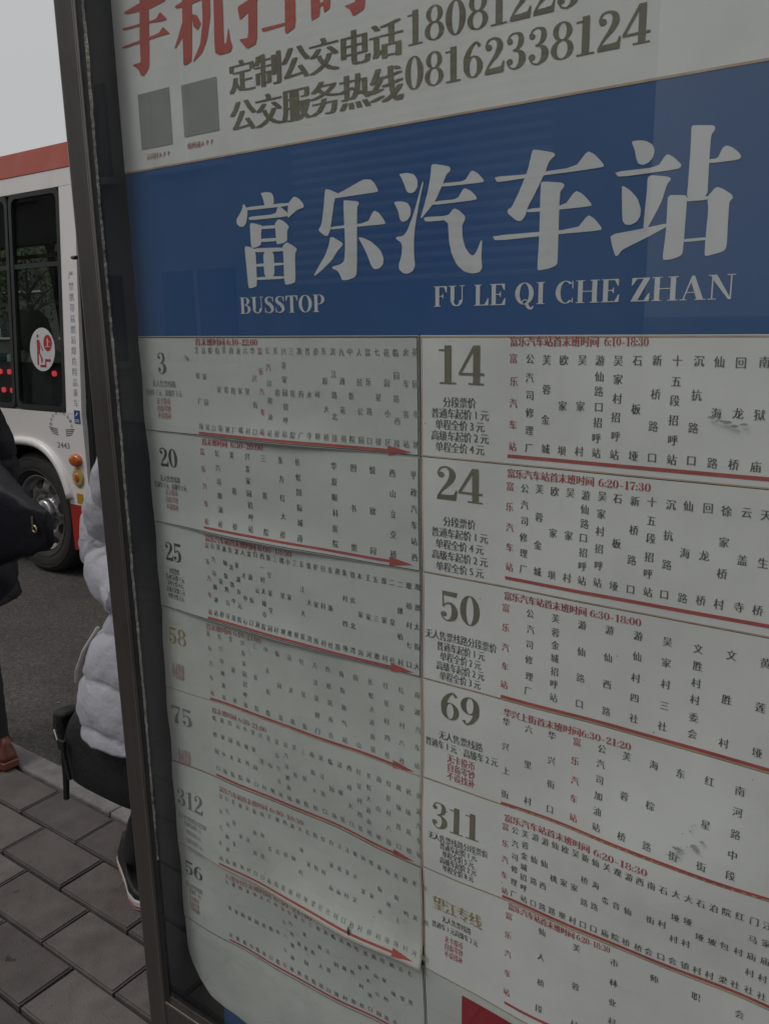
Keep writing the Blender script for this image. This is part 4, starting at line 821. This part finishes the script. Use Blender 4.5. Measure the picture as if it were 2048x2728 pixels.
pr = Print(); pr.cjk('上', ovx+.46*q, ovz+.31*q, .068, .068, bold=(0,.06,.1)); pr.build('boarding_character', lambda u, v, h=0: (u, ymap(v)+.0089-h, v), M['sticker_white'], ovo, .0009)
MB().tube([(-4.70, side_y(2.0)-.002, 2.06), (-4.70, side_y(2.0)-.05, 2.055), (-4.655, side_y(2.0)-.06, 2.05)], .011, 8).build('mirror_bracket', M['black_trim'], bus)

# ------------------------------------------------------------------ people
def head(parent, c, yaw, hair_name='hair', skin=None, hairm=None, r=.098, long=False):
    bm = bmesh.new(); bmesh.ops.create_icosphere(bm, subdivisions=4, radius=1)
    f = Matrix.Rotation(yaw, 3, 'Z')
    def shape(v):
        x, y_, z_ = v
        jaw = 1 - .32*max(0, -z_-.1)
        X = x*.92*jaw; Y = y_*.78*jaw; Z = z_*1.18
        if x > .55: 
            nb = math.exp(-((y_/.13)**2) - ((z_+.12)/.20)**2); X += .22*nb
            for s_ in (-1, 1): X -= .10*math.exp(-(((y_-s_*.30)/.13)**2) - ((z_-.12)/.10)**2)
            X += .06*math.exp(-((y_/.25)**2) - ((z_+.50)/.06)**2)
        for s_ in (-1, 1):
            e = math.exp(-(((x+.05)/.16)**2) - ((z_-.02)/.24)**2)
            if y_*s_ > .75: Y += s_*.14*e
        return Vector((X, Y, Z))
    vs = [f @ shape(v.co)*r + Vector(c) for v in bm.verts]; bm.verts.index_update(); fs = [[v.index for v in q.verts] for q in bm.faces]
    hv = []; idx = {}; hf = []
    for q in bm.faces:
        m_ = q.calc_center_median()
        if m_.z > .42 + .25*max(0, m_.x) or (m_.x < .1 and m_.z > (-.9 if long else -.55)): hf.append([v.index for v in q.verts])
    hvv = [f @ (shape(v.co)*1.07)*r + Vector(c) + Vector((0,0,.004)) for v in bm.verts]
    used = sorted({i for q in hf for i in q}); mp = {i: k for k, i in enumerate(used)}
    bm.free()
    return vs, fs, [hvv[i] for i in used], [[mp[i] for i in q] for q in hf]
def eyes(parent, c, yaw, r=.098):
    f = Matrix.Rotation(yaw, 3, 'Z')
    for s_ in (-1, 1):
        p = f @ Vector((.80, s_*.30, .15))*r + Vector(c); bm = bmesh.new(); bmesh.ops.create_icosphere(bm, subdivisions=2, radius=.011, matrix=Matrix.Translation(p)); MB().bm(bm).build('eye', M['hair'], parent, True)
def skin_mesh(nodes, edges, root, levels=1):
    me = bpy.data.meshes.new('s'); me.from_pydata([n[0] for n in nodes], edges, []); o_ = bpy.data.objects.new('s', me); COL.objects.link(o_)
    md = o_.modifiers.new('skin', 'SKIN'); md.use_smooth_shade = True
    for i, n in enumerate(nodes): me.skin_vertices[0].data[i].radius = (n[1], n[2] if len(n) > 2 else n[1])
    me.skin_vertices[0].data[root].use_root = True
    sb = o_.modifiers.new('sub', 'SUBSURF'); sb.levels = levels; sb.render_levels = levels
    bpy.context.view_layer.update(); ev = bpy.data.meshes.new_from_object(o_.evaluated_get(bpy.context.evaluated_depsgraph_get()))
    r = ([v.co.copy() for v in ev.vertices], [tuple(p.vertices) for p in ev.polygons]); bpy.data.meshes.remove(ev); bpy.data.objects.remove(o_); bpy.data.meshes.remove(me); return r
def hand_nodes(w_, d, side):
    """palm plus five curled fingers as chains from the wrist w_ along d"""
    d = Vector(d).normalized(); up = Vector((0,0,1)); s_ = d.cross(up)
    if s_.length < .1: s_ = Vector((1,0,0))
    s_.normalize(); n = s_.cross(d).normalized(); w_ = Vector(w_)
    N = [(w_, .022), (w_ + d*.045, .030, .018), (w_ + d*.08, .034, .016)]; E = [(0,1),(1,2)]
    for k in range(4):
        o_ = (k-1.5)*.018; l = (.062,.072,.068,.052)[k]; b_ = len(N)
        N += [(w_ + d*.095 + s_*o_, .0085), (w_ + d*(.095+l*.5) + s_*o_ - n*.008, .008), (w_ + d*(.095+l*.8) + s_*o_ - n*.028, .0072)]; E += [(2,b_),(b_,b_+1),(b_+1,b_+2)]
    b_ = len(N); N += [(w_ + d*.045 + s_*side*.032, .010), (w_ + d*.085 + s_*side*.048 - n*.012, .0085)]; E += [(1,b_),(b_,b_+1)]
    return N, E
def coat(rings, quilt, amp, seed=0, n=56):
    """rings: (z, cx, cy, rx, ry); quilted between horizontal seams that sag a little"""
    zs = [r[0] for r in rings]; z0, z1 = min(zs), max(zs); R2 = sorted(rings); out = []
    m = int((z1-z0)/.006)
    for j in range(m+1):
        z_ = lerp(z0, z1, j/m); g_ = [interp([(r[0], r[i]) for r in R2], z_) for i in (1,2,3,4)]; ring = []
        for k in range(n):
            a = 2*PI*k/n; zz_ = z_ + .018*math.cos(a*2+seed) + .006*math.sin(a*5+seed)
            ph = (zz_/quilt) % 1.0; pf = amp*(max(0.0, math.sin(PI*ph))**.38 - .7) + .0022*math.sin(a*9+z_*40+seed) + .0016*math.sin(a*17 - z_*63) + .0012*math.sin(a*31 + z_*117)
            ring.append(Vector((g_[0] + (g_[2]+pf)*math.cos(a), g_[1] + (g_[3]+pf)*math.sin(a), z_)))
        out.append(ring)
    return out
def puff_tube(pts, rs, quilt, amp, n=32, m=60, seed=0):
    c = catmull([(*p, r) for p, r in zip(pts, rs)], 18); out = []; s_ = 0; prev = None
    for i, q in enumerate(c):
        p = Vector(q[:3]); a_ = Vector(c[max(i-1,0)][:3]); b_ = Vector(c[min(i+1,len(c)-1)][:3]); d = (b_-a_).normalized()
        if prev is not None: s_ += (p-prev).length
        prev = p; u = d.cross(Vector((0,1,0))); u.normalize(); v_ = u.cross(d)
        pf = amp*(max(0.0, math.sin(PI*((s_/quilt) % 1)))**.30 - .6)
        out.append([p + (u*math.cos(2*PI*k/n) + v_*math.sin(2*PI*k/n))*(q[3] + pf + .0022*math.sin(k*1.7+i*.35+seed) + .0016*math.sin(k*2.9-i*.6)) for k in range(n)])
    return out
def shoe(name, heel, d, parent, upper, sole, L=.27, stripe=None):
    d = Vector(d).normalized(); s_ = Vector((-d.y, d.x, 0)); h = Vector(heel)
    def P(t, w_, z_): return h + d*t*L + s_*w_ + Vector((0,0,z_))
    tab = [(0,.026),(.06,.034),(.25,.036),(.5,.040),(.72,.047),(.88,.040),(.97,.022),(1,.008)]
    prof = [(t/24, interp(tab, t/24)) for t in range(25)]
    out = [P(t, w_, 0) for t, w_ in prof] + [P(t, -w_, 0) for t, w_ in prof[::-1]]; n = len(out); c = sum(out, Vector())/n
    lv = [(.0,.98),(.008,1.04),(.030,1.04),(.034,1.0)]
    so_ = MB().loft([[c + (p-c)*k + Vector((0,0,z_)) for p in out] for z_, k in lv]).build(name, sole, parent)
    up_ = MB(); rings = []
    for z_, k0 in ((.033,.99),(.055,.96),(.075,.86),(.095,.70),(.12,.55)):
        ring = []
        for p in out:
            t = (p-h).dot(d)/L; lim = interp([(0,.13),(.35,.125),(.6,.085),(.85,.062),(1,.05)], t); q = h + d*L*.36 + ((p-h)-d*L*.36)*k0
            if z_ > .08: q = h + d*L*.22 + (p - h - d*L*.36)*k0*.75
            ring.append(Vector((q.x, q.y, min(z_ + h.z, lim + h.z) )))
        rings.append(ring)
    up_.loft(rings); up_.build('shoe_upper', upper, so_, True)
    if stripe: MB().loft([[c + (p-c)*1.047 + Vector((0,0,z_)) for p in out] for z_ in (.011,.017)], cap=False).build('sole_stripe', stripe, so_)
    return so_

# person in a grey quilted coat, mostly behind the board
pg = thing('person', (-1.64, .55, 0), 'person in grey quilted coat and black trousers half hidden by the board', 'person')
hc = (-1.50, .50, 1.565)
nodes = [((-1.56,.52,.80),.12,.11), ((-1.55,.52,1.0),.11), ((-1.54,.51,1.22),.115,.12), ((-1.53,.51,1.36),.06), ((-1.515,.505,1.45),.05), ((-1.505,.50,1.52),.055),
 ((-1.60,.42,1.31),.05), ((-1.775,.50,1.11),.042), ((-1.62,.40,.99),.033), ((-1.54,.65,1.31),.05), ((-1.56,.70,1.06),.042), ((-1.48,.62,.88),.033),
 ((-1.60,.50,.76),.085), ((-1.74,.55,.44),.055), ((-1.91,.563,.12),.040), ((-1.50,.58,.76),.085), ((-1.50,.60,.44),.058), ((-1.52,.62,.12),.042)]
edges = [(0,1),(1,2),(2,3),(3,4),(4,5),(2,6),(6,7),(7,8),(2,9),(9,10),(10,11),(0,12),(12,13),(13,14),(0,15),(15,16),(16,17)]
for wi, d, sd in ((8, (.85,-.25,.05), 1), (11, (.8,-.2,-.4), -1)):
    N, E2 = hand_nodes(nodes[wi][0], d, sd); b_ = len(nodes); nodes += [(tuple(q[0]),) + tuple(q[1:]) for q in N]; edges += [(wi, b_)] + [(a+b_, c+b_) for a, c in E2]
bv, bf = skin_mesh(nodes, edges, 0)
hv, hf, rv, rf = head(None, hc, -.35, long=True); n = len(bv)
body = obj('body', bv + hv, list(bf) + [tuple(i+n for i in q) for q in hf], M['skin'], pg, True); eyes(pg, hc, -.35)
obj('hair', rv, rf, M['hair'], pg, True)
ct = MB().loft(coat([(.622,-1.675,.52,.228,.215),(.66,-1.675,.52,.230,.215),(.72,-1.67,.52,.225,.21),(.79,-1.66,.52,.213,.20),(.87,-1.635,.52,.19,.185),(.95,-1.59,.52,.15,.17),(1.06,-1.55,.52,.145,.17),(1.20,-1.545,.515,.15,.18),(1.30,-1.54,.51,.13,.17),(1.37,-1.535,.51,.085,.10),(1.41,-1.53,.51,.075,.085)], .128, .017)).build('coat', M['down_grey'], pg, True)
MB().loft(puff_tube([(-1.60,.42,1.34),(-1.68,.455,1.24),(-1.772,.495,1.125),(-1.73,.46,1.035),(-1.62,.40,.995)], [.072,.086,.094,.086,.055], .12, .014)).build('sleeve', M['down_grey'], pg, True)
MB().loft(puff_tube([(-1.54,.66,1.33),(-1.56,.70,1.20),(-1.57,.70,1.06),(-1.52,.66,.96),(-1.485,.625,.89)], [.075,.088,.085,.078,.055], .11, .016, seed=2)).build('sleeve', M['down_grey'], pg, True)
tr = MB()
for k, (a, b_, c) in enumerate((((-1.60,.50,.76),(-1.735,.55,.44),(-1.905,.562,.095)), ((-1.50,.58,.72),(-1.50,.60,.44),(-1.52,.62,.10)))):
    tr.loft(puff_tube([a, b_, c], [.105, .074, .054], .07, .004, 20, seed=k))
tr.build('trousers', M['trouser'], pg, True)
cd = MB(); cd.tube([(-1.745,.385,.905),(-1.795,.37,.835),(-1.845,.375,.765),(-1.868,.385,.725)], .0045, 6); cd.build('drawcord', M['cord_white'], pg)
shoe('shoe', (-2.012, .588, .002), (.92, -.39, 0), pg, M['shoe_black'], M['sole_white'], stripe=M['sticker_red'])
shoe('shoe', (-1.57, .67, .002), (.76, -.65, 0), pg, M['shoe_black'], M['sole_white'], stripe=M['sticker_red'])
# the bag hanging at that person's side
bg_ = thing('shoulder_bag', (-1.80, .42, .42), 'black canvas bag with hanging strap beside the grey quilted coat', 'bag')
def bag_ring(z_, x0, x1, y0, y1, n=28): return ering((x0+x1)/2, (y0+y1)/2, z_, (x1-x0)/2, (y1-y0)/2, n, 3.2)
MB().loft([bag_ring(.418,-1.90,-1.63,.375,.445), bag_ring(.432,-1.945,-1.60,.36,.46), bag_ring(.50,-1.958,-1.59,.355,.465), bag_ring(.55,-1.95,-1.58,.355,.465), bag_ring(.60,-1.925,-1.57,.36,.46), bag_ring(.635,-1.895,-1.56,.365,.45), bag_ring(.655,-1.86,-1.55,.385,.43)]).build('bag_body', M['bag_black'], bg_, True)
MB().loft([bag_ring(z_,-2.000+dx,-1.945+dx,.375,.435,16) for z_, dx in ((.515,.012),(.525,.0),(.56,-.002),(.60,.006),(.612,.02))]).build('side_pocket', M['bag_black'], bg_, True)
MB().tube([(-1.955,.41,.60),(-1.965,.40,.53),(-1.985,.40,.47),(-1.99,.40,.40),(-2.0,.40,.325)], [.012,.012,.011,.010,.009], 6).build('hanging_strap', M['bag_black'], bg_)
MB().tube([(-1.70,.40,.655),(-1.67,.37,.75),(-1.65,.36,.88),(-1.64,.375,.985)], .008, 6).build('carry_strap', M['bag_black'], bg_)
MB().tube([(-1.962,.365,.568),(-1.925,.352,.538)], .0035, 6).build('zip_tab', M['cord_white'], bg_)
MB().tube([(-1.93,.352,.60),(-1.90,.347,.53),(-1.885,.347,.45)], .007, 6).build('compression_strap', M['bag_black'], bg_)
MB().bbox(-1.915,-1.885,.338,.350,.535,.565,.004).build('buckle', M['black_trim'], bg_)
# person in black at the picture's edge
pb = thing('person', (-3.13, .74, 0), 'person in long black padded coat and brown shoes at the kerb', 'person')
hb = (-3.17, .74, 1.58)
nodes = [((-3.14,.74,.85),.13,.11), ((-3.15,.74,1.05),.115), ((-3.16,.74,1.26),.12,.13), ((-3.16,.74,1.40),.06), ((-3.165,.74,1.47),.05), ((-3.17,.74,1.53),.055),
 ((-3.16,.60,1.34),.05), ((-3.18,.56,1.10),.042), ((-3.30,.56,.90),.033), ((-3.15,.88,1.34),.05), ((-3.13,.94,1.10),.042), ((-3.25,.92,.90),.033),
 ((-3.12,.68,.80),.085), ((-3.005,.69,.46),.06), ((-2.93,.69,.11),.042), ((-3.18,.80,.80),.085), ((-3.28,.80,.46),.06), ((-3.36,.79,.11),.042)]
edges = [(0,1),(1,2),(2,3),(3,4),(4,5),(2,6),(6,7),(7,8),(2,9),(9,10),(10,11),(0,12),(12,13),(13,14),(0,15),(15,16),(16,17)]
for wi, d, sd in ((8, (-.6,0,-.5), 1), (11, (-.6,0,-.5), -1)):
    N, E2 = hand_nodes(nodes[wi][0], d, sd); b_ = len(nodes); nodes += [(tuple(q[0]),) + tuple(q[1:]) for q in N]; edges += [(wi, b_)] + [(a+b_, c+b_) for a, c in E2]
bv, bf = skin_mesh(nodes, edges, 0); hv, hf, rv, rf = head(None, hb, PI); n = len(bv)
obj('body', bv + hv, list(bf) + [tuple(i+n for i in q) for q in hf], M['skin'], pb, True); eyes(pb, hb, PI); obj('hair', rv, rf, M['hair'], pb, True)
MB().loft(coat([(.62,-3.15,.74,.235,.215),(.75,-3.155,.74,.235,.21),(.95,-3.16,.74,.225,.205),(1.15,-3.15,.74,.20,.20),(1.30,-3.16,.74,.165,.19),(1.38,-3.16,.74,.11,.13),(1.44,-3.165,.74,.085,.09)], .13, .012, 1.0)).build('coat', M['down_black'], pb, True)
for s_ in (-1, 1): MB().loft(puff_tube([(-3.17,.74+s_*.15,1.36),(-3.18,.74+s_*.205,1.22),(-3.18,.74+s_*.22,1.08),(-3.25,.74+s_*.205,.97),(-3.31,.74+s_*.19,.90)], [.08,.09,.085,.075,.055], .12, .012)).build('sleeve', M['down_black'], pb, True)
tr = MB(); tr.loft(puff_tube([(-3.14,.68,.80),(-3.01,.69,.45),(-2.925,.685,.09)], [.11,.085,.054], .07, .004, 20)); tr.loft(puff_tube([(-3.18,.80,.80),(-3.28,.80,.46),(-3.36,.79,.09)], [.11,.085,.062], .07, .004, 20)); tr.build('trousers', M['trouser'], pb, True)
shoe('shoe', (-2.838, .695, .004), (-1, .05, 0), pb, M['shoe_brown'], M['shoe_brown'], .27); shoe('shoe', (-3.30, .80, .004), (-1, .05, 0), pb, M['shoe_brown'], M['shoe_brown'], .27)
bp = thing('backpack', (-2.72, .70, .88), 'black backpack with small brass ring on the person in black', 'backpack')
def bk(x, z0_, z1_, y0, y1, n=26): 
    out = []
    for k in range(n):
        a = 2*PI*k/n; c, s_ = math.cos(a), math.sin(a); e = 3.4
        out.append(Vector((x, (y0+y1)/2 + (y1-y0)/2*math.copysign(abs(c)**(2/e), c), (z0_+z1_)/2 + (z1_-z0_)/2*math.copysign(abs(s_)**(2/e), s_))))
    return out
rings = [(-2.98,.79,1.26,.63,.82),(-2.90,.785,1.255,.63,.81),(-2.78,.815,1.195,.635,.79),(-2.66,.855,1.145,.645,.765),(-2.54,.895,1.098,.66,.735),(-2.45,.925,1.072,.668,.715),(-2.405,.945,1.062,.675,.705)]
cat_ = catmull(rings, 5); BPV = []
for i, (x, a, b_, ya, yb) in enumerate(cat_): BPV.append([v + Vector((0,0,.004*math.sin(k*1.3 + x*50))) for k, v in enumerate(bk(x, a, b_, ya, yb))])
MB().loft(BPV).build('pack_body', M['down_black'], bp, True)
MB().tube([(-2.450,.662,1.048),(-2.450,.660,1.022)], .0035, 6).build('zip_pull', M['steel_edge'], bp)
MB().tube([(-2.440 + .011*math.cos(a), .660, 1.008 + .011*math.sin(a)) for a in [2*PI*k/20 for k in range(21)]], .0036, 8, cap=False).build('ring', M['brass'], bp, True)
for s_ in (.64, .82): MB().tube([(-2.96,s_,1.20),(-3.0,s_,1.33),(-3.10,s_,1.41),(-3.24,s_,1.38),(-3.33,s_,1.24),(-3.35,s_,1.05),(-3.2,s_+(.02 if s_>.7 else -.02)*5,.93),(-2.97,s_,.90)], .016, 6).build('shoulder_strap', M['bag_black'], bp, True)
# passenger seated behind the bus window
ps = thing('person', (-6.05, 3.05, .83), 'seated bus passenger with dark hood and pale coat behind the tinted window', 'person')
hp_ = (-6.02, 3.0, 1.62)
nodes = [((-6.10,3.05,.94),.14,.13), ((-6.12,3.05,1.15),.12), ((-6.10,3.04,1.36),.12,.15), ((-6.07,3.02,1.47),.06), ((-6.04,3.0,1.55),.055),
 ((-6.08,2.88,1.42),.05), ((-6.02,2.80,1.18),.042), ((-5.84,2.86,1.06),.033), ((-6.08,3.22,1.42),.05), ((-6.02,3.28,1.18),.042), ((-5.84,3.2,1.06),.033),
 ((-5.92,2.96,.92),.085), ((-5.66,2.96,.90),.065), ((-5.64,2.96,.48),.045), ((-5.92,3.14,.92),.085), ((-5.66,3.14,.90),.065), ((-5.64,3.14,.48),.045)]
edges = [(0,1),(1,2),(2,3),(3,4),(2,5),(5,6),(6,7),(2,8),(8,9),(9,10),(0,11),(11,12),(12,13),(0,14),(14,15),(15,16)]
for wi, d, sd in ((7, (1,.1,0), 1), (10, (1,-.1,0), -1)):
    N, E2 = hand_nodes(nodes[wi][0], d, sd); b_ = len(nodes); nodes += [(tuple(q[0]),) + tuple(q[1:]) for q in N]; edges += [(wi, b_)] + [(a+b_, c+b_) for a, c in E2]
bv, bf = skin_mesh(nodes, edges, 0); hv, hf, rv, rf = head(None, hp_, 0); n = len(bv)
obj('body', bv + hv, list(bf) + [tuple(i+n for i in q) for q in hf], M['skin'], ps, True); eyes(ps, hp_, 0)
MB().loft([ering(-6.03, 3.0, 1.46, .10, .12), ering(-6.05, 3.0, 1.50, .135, .145), ering(-6.05, 3.0, 1.60, .135, .135), ering(-6.05, 3.0, 1.70, .115, .115), ering(-6.05, 3.0, 1.76, .06, .06)]).build('hood', M['hood_dark'], ps, True)
MB().loft(coat([(.90,-6.10,3.05,.19,.21),(1.05,-6.11,3.05,.18,.22),(1.25,-6.11,3.05,.17,.23),(1.38,-6.10,3.05,.15,.22),(1.45,-6.09,3.03,.09,.11)], .10, .01)).build('coat', M['cloth_cream'], ps, True)
MB().tube([(-6.08,2.86,1.42),(-6.02,2.80,1.18),(-5.84,2.86,1.06)], [.075,.07,.055], 14).build('sleeve', M['cloth_cream'], ps, True); MB().tube([(-6.08,3.23,1.42),(-6.02,3.29,1.18),(-5.84,3.2,1.06)], [.075,.07,.055], 14).build('sleeve', M['cloth_cream'], ps, True)
MB().tube([(-6.10,2.78,1.24),(-6.0,2.74,1.22),(-5.88,2.80,1.17)], [.06,.082,.07], 14).build('scarf', M['cloth_orange'], ps, True)
tr = MB()
for yy in (2.96, 3.14): tr.tube([(-5.98,yy,.92),(-5.66,yy,.90),(-5.635,yy,.80),(-5.64,yy,.42)], [.105,.085,.08,.065], 14)
tr.build('trousers', M['trouser'], ps, True)
sb_ = thing('handbag', (-6.35, 2.72, 1.02), 'teal bag on the seat behind the tinted bus window', 'bag')
MB().loft([ering(-6.36, 2.76, z_, rx, ry, 24, 3) for z_, rx, ry in ((.84,.13,.07),(.86,.16,.09),(1.05,.165,.09),(1.22,.15,.075),(1.27,.12,.05))]).build('bag_body', M['cloth_teal'], sb_, True)
MB().tube([(-6.46,2.76,1.26),(-6.42,2.76,1.36),(-6.30,2.76,1.36),(-6.26,2.76,1.26)], .012, 6).build('handle', M['cloth_teal'], sb_, True)

# ------------------------------------------------------------------ the other sides of the street
def building(name, x0, x1, y_front, depth, h, floors, bays, wallm, label, face):
    t = thing(name, ((x0+x1)/2, y_front, 0), label, 'building'); s_ = -face
    ya, yb = sorted((y_front, y_front + s_*depth)); MB().box(x0, x1, ya, yb, -.1, h).build('wall', wallm, t)
    MB().box(x0-.3, x1+.3, ya-.3, yb+.3, h+.002, h+.5).build('parapet', wallm, t)
    fh_ = h/floors; bw = (x1-x0)/bays; wme = fme = None
    for j in range(floors):
        for i in range(bays):
            cx = x0 + (i+.5)*bw; z0_ = j*fh_ + fh_*.32; z1_ = z0_ + fh_*.48
            f0 = y_front + face*.003; f1 = y_front + face*.06; a, b_ = sorted((f0, f1))
            wo_ = MB().box(cx-bw*.3, cx+bw*.3, a, b_, z0_, z1_).build('window', M['window_dark'], t)
            MB().box(cx-bw*.32, cx+bw*.32, *sorted((f0, y_front+face*.18)), z0_-.12, z0_-.003).box(cx-.03, cx+.03, *sorted((y_front+face*.062, y_front+face*.09)), z0_, z1_).build('window_frame', M['louvre'], wo_)
    return t
near = building('apartment_building', -26, -9.2, -9.0, 9, 15.5, 5, 6, M['wall_pale'], 'pale apartment block behind the camera, mirrored faintly in the glass', 1)
n2 = building('apartment_building', 7.5, 27, -10.0, 9, 12.0, 4, 7, M['wall_pale'], 'lower pale apartment block on the right behind the camera', 1)
# louvred screen on a stair tower, its slats mirrored in the banner
tw = thing('louvred_tower', (-6.2, -9.5, 0), 'stair tower with pale horizontal louvres mirrored in the blue banner', 'tower')
MB().box(-9.0, -4.6, -13, -9.6, -.1, 9.0).build('wall', M['wall_dark'], tw)
for k in range(46):
    z_ = 2.2 + k*.145; MB().box(-8.9, -4.7, -9.58, -9.42, z_, z_+.06).build('slat', M['louvre'], tw)
building('far_building', -70, -16, 30, 10, 8.5, 3, 14, M['wall_dark'], 'dark low building across the road seen through the bus windows', -1)
def tree(loc, h, seed, label):
    random.seed(seed); t = thing('street_tree', loc, label, 'tree', 'trees across the road'); x, y_, z_ = loc
    mb = MB(); mb.tube([(x,y_,z_-.05),(x+.05,y_,z_+h*.25),(x,y_+.05,z_+h*.5),(x+.1,y_,z_+h*.8)], [.14,.11,.08,.03], 9)
    tips = []
    for k in range(9):
        a = random.random()*6.28; zb_ = z_ + h*random.uniform(.3,.6); e = Vector((x + math.cos(a)*h*.25, y_ + math.sin(a)*h*.25, zb_ + h*random.uniform(.1,.3))); mb.tube([(x,y_,zb_), ((x+e.x)/2, (y_+e.y)/2, (zb_+e.z)/2+.1), e], [.05,.035,.012], 6); tips.append(e)
    mb.build('trunk', M['bark'], t)
    lf = MB(); cl = [Vector((x + random.gauss(0,h*.16), y_ + random.gauss(0,h*.16), z_ + h*random.uniform(.38,.95))) for k in range(26)] + tips
    for c in cl:
        for q in range(85):
            p = c + Vector((random.gauss(0,.27), random.gauss(0,.27), random.gauss(0,.2))); d = Vector((random.gauss(0,1), random.gauss(0,1), random.gauss(0,1))).normalized(); e = d.cross(Vector((random.gauss(0,1),random.gauss(0,1),random.gauss(0,1)))).normalized(); l = random.uniform(.05,.10)
            lf.add([p, p+d*l+e*l*.5, p+d*l*2.1, p+d*l-e*l*.5], [(0,1,2,3)])
    lf.build('crown', M['leaf'], t)
for loc, h, sd, lb in (((-24.5,14.5,0),4.6,1,'bushy green street tree across the road, seen through the bus'), ((-30.5,14.8,0),4.3,2,'second green street tree farther left across the road'), ((-18.5,14.6,0),4.4,4,'green street tree across the road nearest the board')):
    tree(loc, h, sd, lb)
